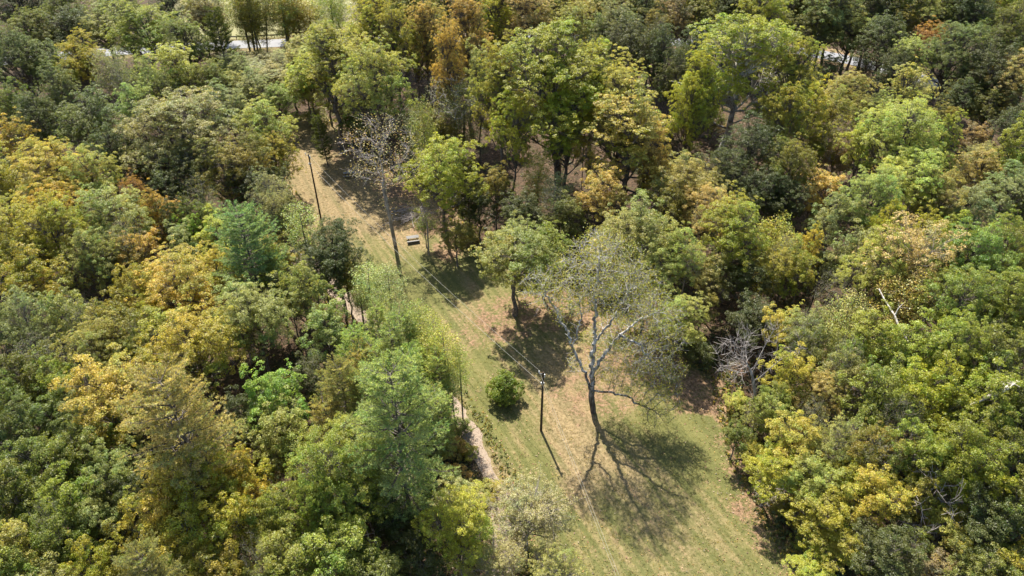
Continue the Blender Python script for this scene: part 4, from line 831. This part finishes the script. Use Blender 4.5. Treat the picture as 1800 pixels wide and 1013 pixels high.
def pole(loc, H, label, yaw):
    e = empty('utility_pole', (loc[0], loc[1], hz(*loc)), yaw); tag(e, label, 'pole', 'wooden utility poles')
    MB().tube([(0, 0, -0.3), (0, 0, H*0.5), (0, 0, H)], 0.15, 0.10, 12).build('post', WOOD_POLE, e)
    b = MB().tube([(0, 0, H-0.25), (-0.45, 0, H-0.10)], 0.035).tube([(-0.45, 0, H-0.12), (-0.45, 0, H+0.1)], 0.03).build('bracket', STEEL, e)
    MB().tube([(-0.45, 0, H+0.1), (-0.45, 0, H+0.3)], 0.075, 0.05, 10).build('insulator', CERAMIC, e)
    MB().tube([(0.17, 0, H-0.75), (0.17, 0, H-0.35)], 0.07, 0.06, 10).build('insulator', CERAMIC, e)
    MB().tube([(-0.17, 0, H-1.75), (-0.17, 0, H-1.45)], 0.06, 0.06, 10).build('insulator', CERAMIC, e)
    MB().tube([(0, 0, H-1.65), (0, 0, H-1.58)], 0.155, 0.155, 12).build('band', STEEL, e)
    return e
H1 = 9.2
pole(P1, H1, 'dark wooden utility pole on the meadow left of the silver-limbed tree', 0.25)
pole(P2, 12.0, 'farther dark utility pole at the left side of the clearing head', 0.5)
pole(P3, 9.5, 'utility pole that carries the two wires on past the bottom edge', 0.2)
def wire(a, b, sag, label, r=0.010):
    a = np.array(a, float); b = np.array(b, float); t = np.linspace(0, 1, 40)[:, None]
    P = a+(b-a)*t; P[:, 2] -= (4*sag*t*(1-t))[:, 0]
    o = MB().tube(P, r, r, 6).build('power_line', WIRE); tag(o, label, 'wire', 'overhead power lines')
wire((P2[0]-.3, P2[1], 12.25), (P1[0]-.45, P1[1], H1+.3), 0.9, 'upper pale wire strung from the far pole to the near pole')
wire((P2[0]-.2, P2[1], 10.4), (P1[0]-.2, P1[1], H1-1.6), 0.9, 'lower pale wire strung from the far pole to the near pole', 0.014)
wire((P1[0]-.45, P1[1], H1+.3), (P3[0]-.4, P3[1], 9.7), 0.7, 'upper thin wire running from the near pole towards the bottom edge', 0.008)
wire((P1[0]-.1, P1[1], H1-1.6), (P3[0]-.1, P3[1], 7.9), 0.7, 'lower thin wire running from the near pole towards the bottom edge', 0.008)

def picnic(px, py, rz, label, top, legm, s=1.0):
    X, Y = at(px, py); e = empty('picnic_table', (X, Y, hz(X, Y)), rz, (s, s, s)); tag(e, label, 'picnic table', 'picnic tables on the clearing')
    m = MB()
    for i in range(5): m.box((0, (i-2)*0.155, 0.75), (1.9, 0.14, 0.045))
    m.build('tabletop', top, e)
    for sg in (-1, 1):
        MB().box((0, sg*0.72, 0.45), (1.9, 0.26, 0.045)).build('bench', top, e)
    for sx in (-1, 1):
        f = MB()
        for sg in (-1, 1): f.box((sx*0.65, sg*0.46, 0.36), (0.06, 0.09, 0.86), 0, sg*0.55)
        f.box((sx*0.65, 0, 0.385), (0.05, 1.62, 0.09)); f.box((sx*0.65, 0, 0.70), (0.05, 0.72, 0.07))
        f.build('leg', legm, e)
picnic(726, 424, 0.25, 'white picnic table in front of the thin sapling', PLANK, PLANK_DARK, 1.0)
picnic(614, 310, 0.15, 'dark picnic table with pale bench below the tall yellow-green tree', PLANK, PLANK_DARK, 1.0)

# guardrail beyond the road
gp = np.array([at(*p) for p in [(376, 70), (430, 69), (490, 66), (530, 62), (566, 57)]])
seg = np.hypot(*np.diff(gp, axis=0).T); s_ = np.concatenate([[0], np.cumsum(seg)]); t = np.arange(0, s_[-1], 1.9)
gX = np.interp(t, s_, gp[:, 0]); gY = np.interp(t, s_, gp[:, 1])
e = empty('guardrail', (gX[0], gY[0], 0)); tag(e, 'long grey metal guardrail along the far side of the road, top left', 'guardrail')
pts = np.column_stack([gX-gX[0], gY-gY[0], np.zeros(len(gX))])
rl = MB()
prof = [(0, 0.50), (-0.05, 0.56), (-0.05, 0.62), (0, 0.66), (-0.05, 0.70), (-0.05, 0.78), (0, 0.84)]
V = np.array([[p[0], p[1]+d, z] for p in pts for d, z in prof]); k = len(prof)
F = np.array([[i*k+j, (i+1)*k+j, (i+1)*k+j+1, i*k+j+1] for i in range(len(pts)-1) for j in range(k-1)])
V2 = V+[0, 0.012, 0]
Fs = np.concatenate([F, F[:, ::-1]+len(V)]); link('rail', np_mesh('rail', np.concatenate([V, V2]), Fs, STEEL), e)
for p in pts: MB().box((p[0], p[1]+0.1, 0.38), (0.14, 0.14, 0.76)).build('guardrail_post', PLANK_DARK, e)

# fallen timber
def log(pts, r0, r1, label, m=LOG_M, branches=0, seed=1, name='fallen_branch', cat='branch'):
    r = rs(seed); e = empty(name, pts[0]); tag(e, label, cat)
    P = np.array(pts, float)-np.array(pts[0]); Q = [P[0]]
    for a, b in zip(P[:-1], P[1:]):
        for t in (0.33, 0.66, 1.0): Q.append(a+(b-a)*t+r.randn(3)*0.06*np.linalg.norm(b-a)*(t < 1)*0.5)
    Q = np.array(Q); MB().tube(Q, r0, r1, 8).build('log', m, e)
    if branches:
        b = MB()
        for i in range(branches):
            q = Q[r.randint(len(Q)//3, len(Q))]; d = unit(r.randn(3)*[1, 1, 0.4]+[0, 0, .2]+unit(Q[-1]-Q[0])*0.6); L = r.uniform(1.0, 2.4)
            e1 = q+d*L*0.5; e2 = e1+unit(d+0.4*r.randn(3))*L*0.5; b.tube([q, e1, e2], r1*0.7, 0.012, 5)
            for j in range(3): b.tube([e1, e1+unit(d+0.7*r.randn(3))*L*0.45], r1*0.3, 0.008, 4)
        b.build('twigs', m, e)
def at3(x, y, z): q = at(x, y, z); return (q[0], q[1], z)
log([at3(1705, 712, 12.5), at3(1755, 690, 13.5), at3(1790, 672, 14.5)], 0.12, 0.24, 'thick white broken branch caught in green crowns at the right edge', branches=2, seed=3)
log([at3(1545, 508, 14), at3(1573, 555, 13), at3(1596, 602, 11.5)], 0.07, 0.13, 'long pale dead stem crossing the dark gap beside the thinning tan crown', branches=3, seed=4, name='leaning_snag', cat='snag')
log([at3(1672, 980, 0.6), at3(1700, 1015, 0.9), at3(1725, 1050, 1.2)], 0.28, 0.22, 'fallen tan tree trunk at the bottom edge, lower right', branches=3, seed=5, name='fallen_tree', cat='fallen tree')
log([at3(600, 960, 4), at3(640, 941, 4.2), at3(690, 942, 4.4)], 0.05, 0.03, 'thin pale dead pole lying across dark brush below the near pines', branches=2, seed=6, name='dead_pole', cat='pole')
# brush heap
X, Y = at(722, 382); e = empty('brush_pile', (X, Y, hz(X, Y))); tag(e, 'heap of bare grey branches right of the bare grey tree trunk', 'brush pile')
r = rs(12); bb = MB()
for i in range(60):
    a = r.normal(0.5, 0.7); L = r.uniform(2.0, 5.5); c = np.array([r.uniform(-2.6, 2.6), r.uniform(-1.8, 1.8), r.uniform(0.1, 1.2)])
    d = np.array([math.cos(a), math.sin(a), r.uniform(-0.1, 0.35)]); q0 = c-d*L/2; q0[2] = max(q0[2], 0.05); q1 = c+r.randn(3)*0.15; q2 = c+d*L/2
    bb.tube([q0, q1, q2], r.uniform(0.03, 0.075), 0.012, 5)
    for j in range(3): bb.tube([q1, q1+unit(d+0.8*r.randn(3)*[1, 1, .5])*L*0.35], 0.022, 0.008, 4)
bb.build('branches', BARK_TWIG, e)
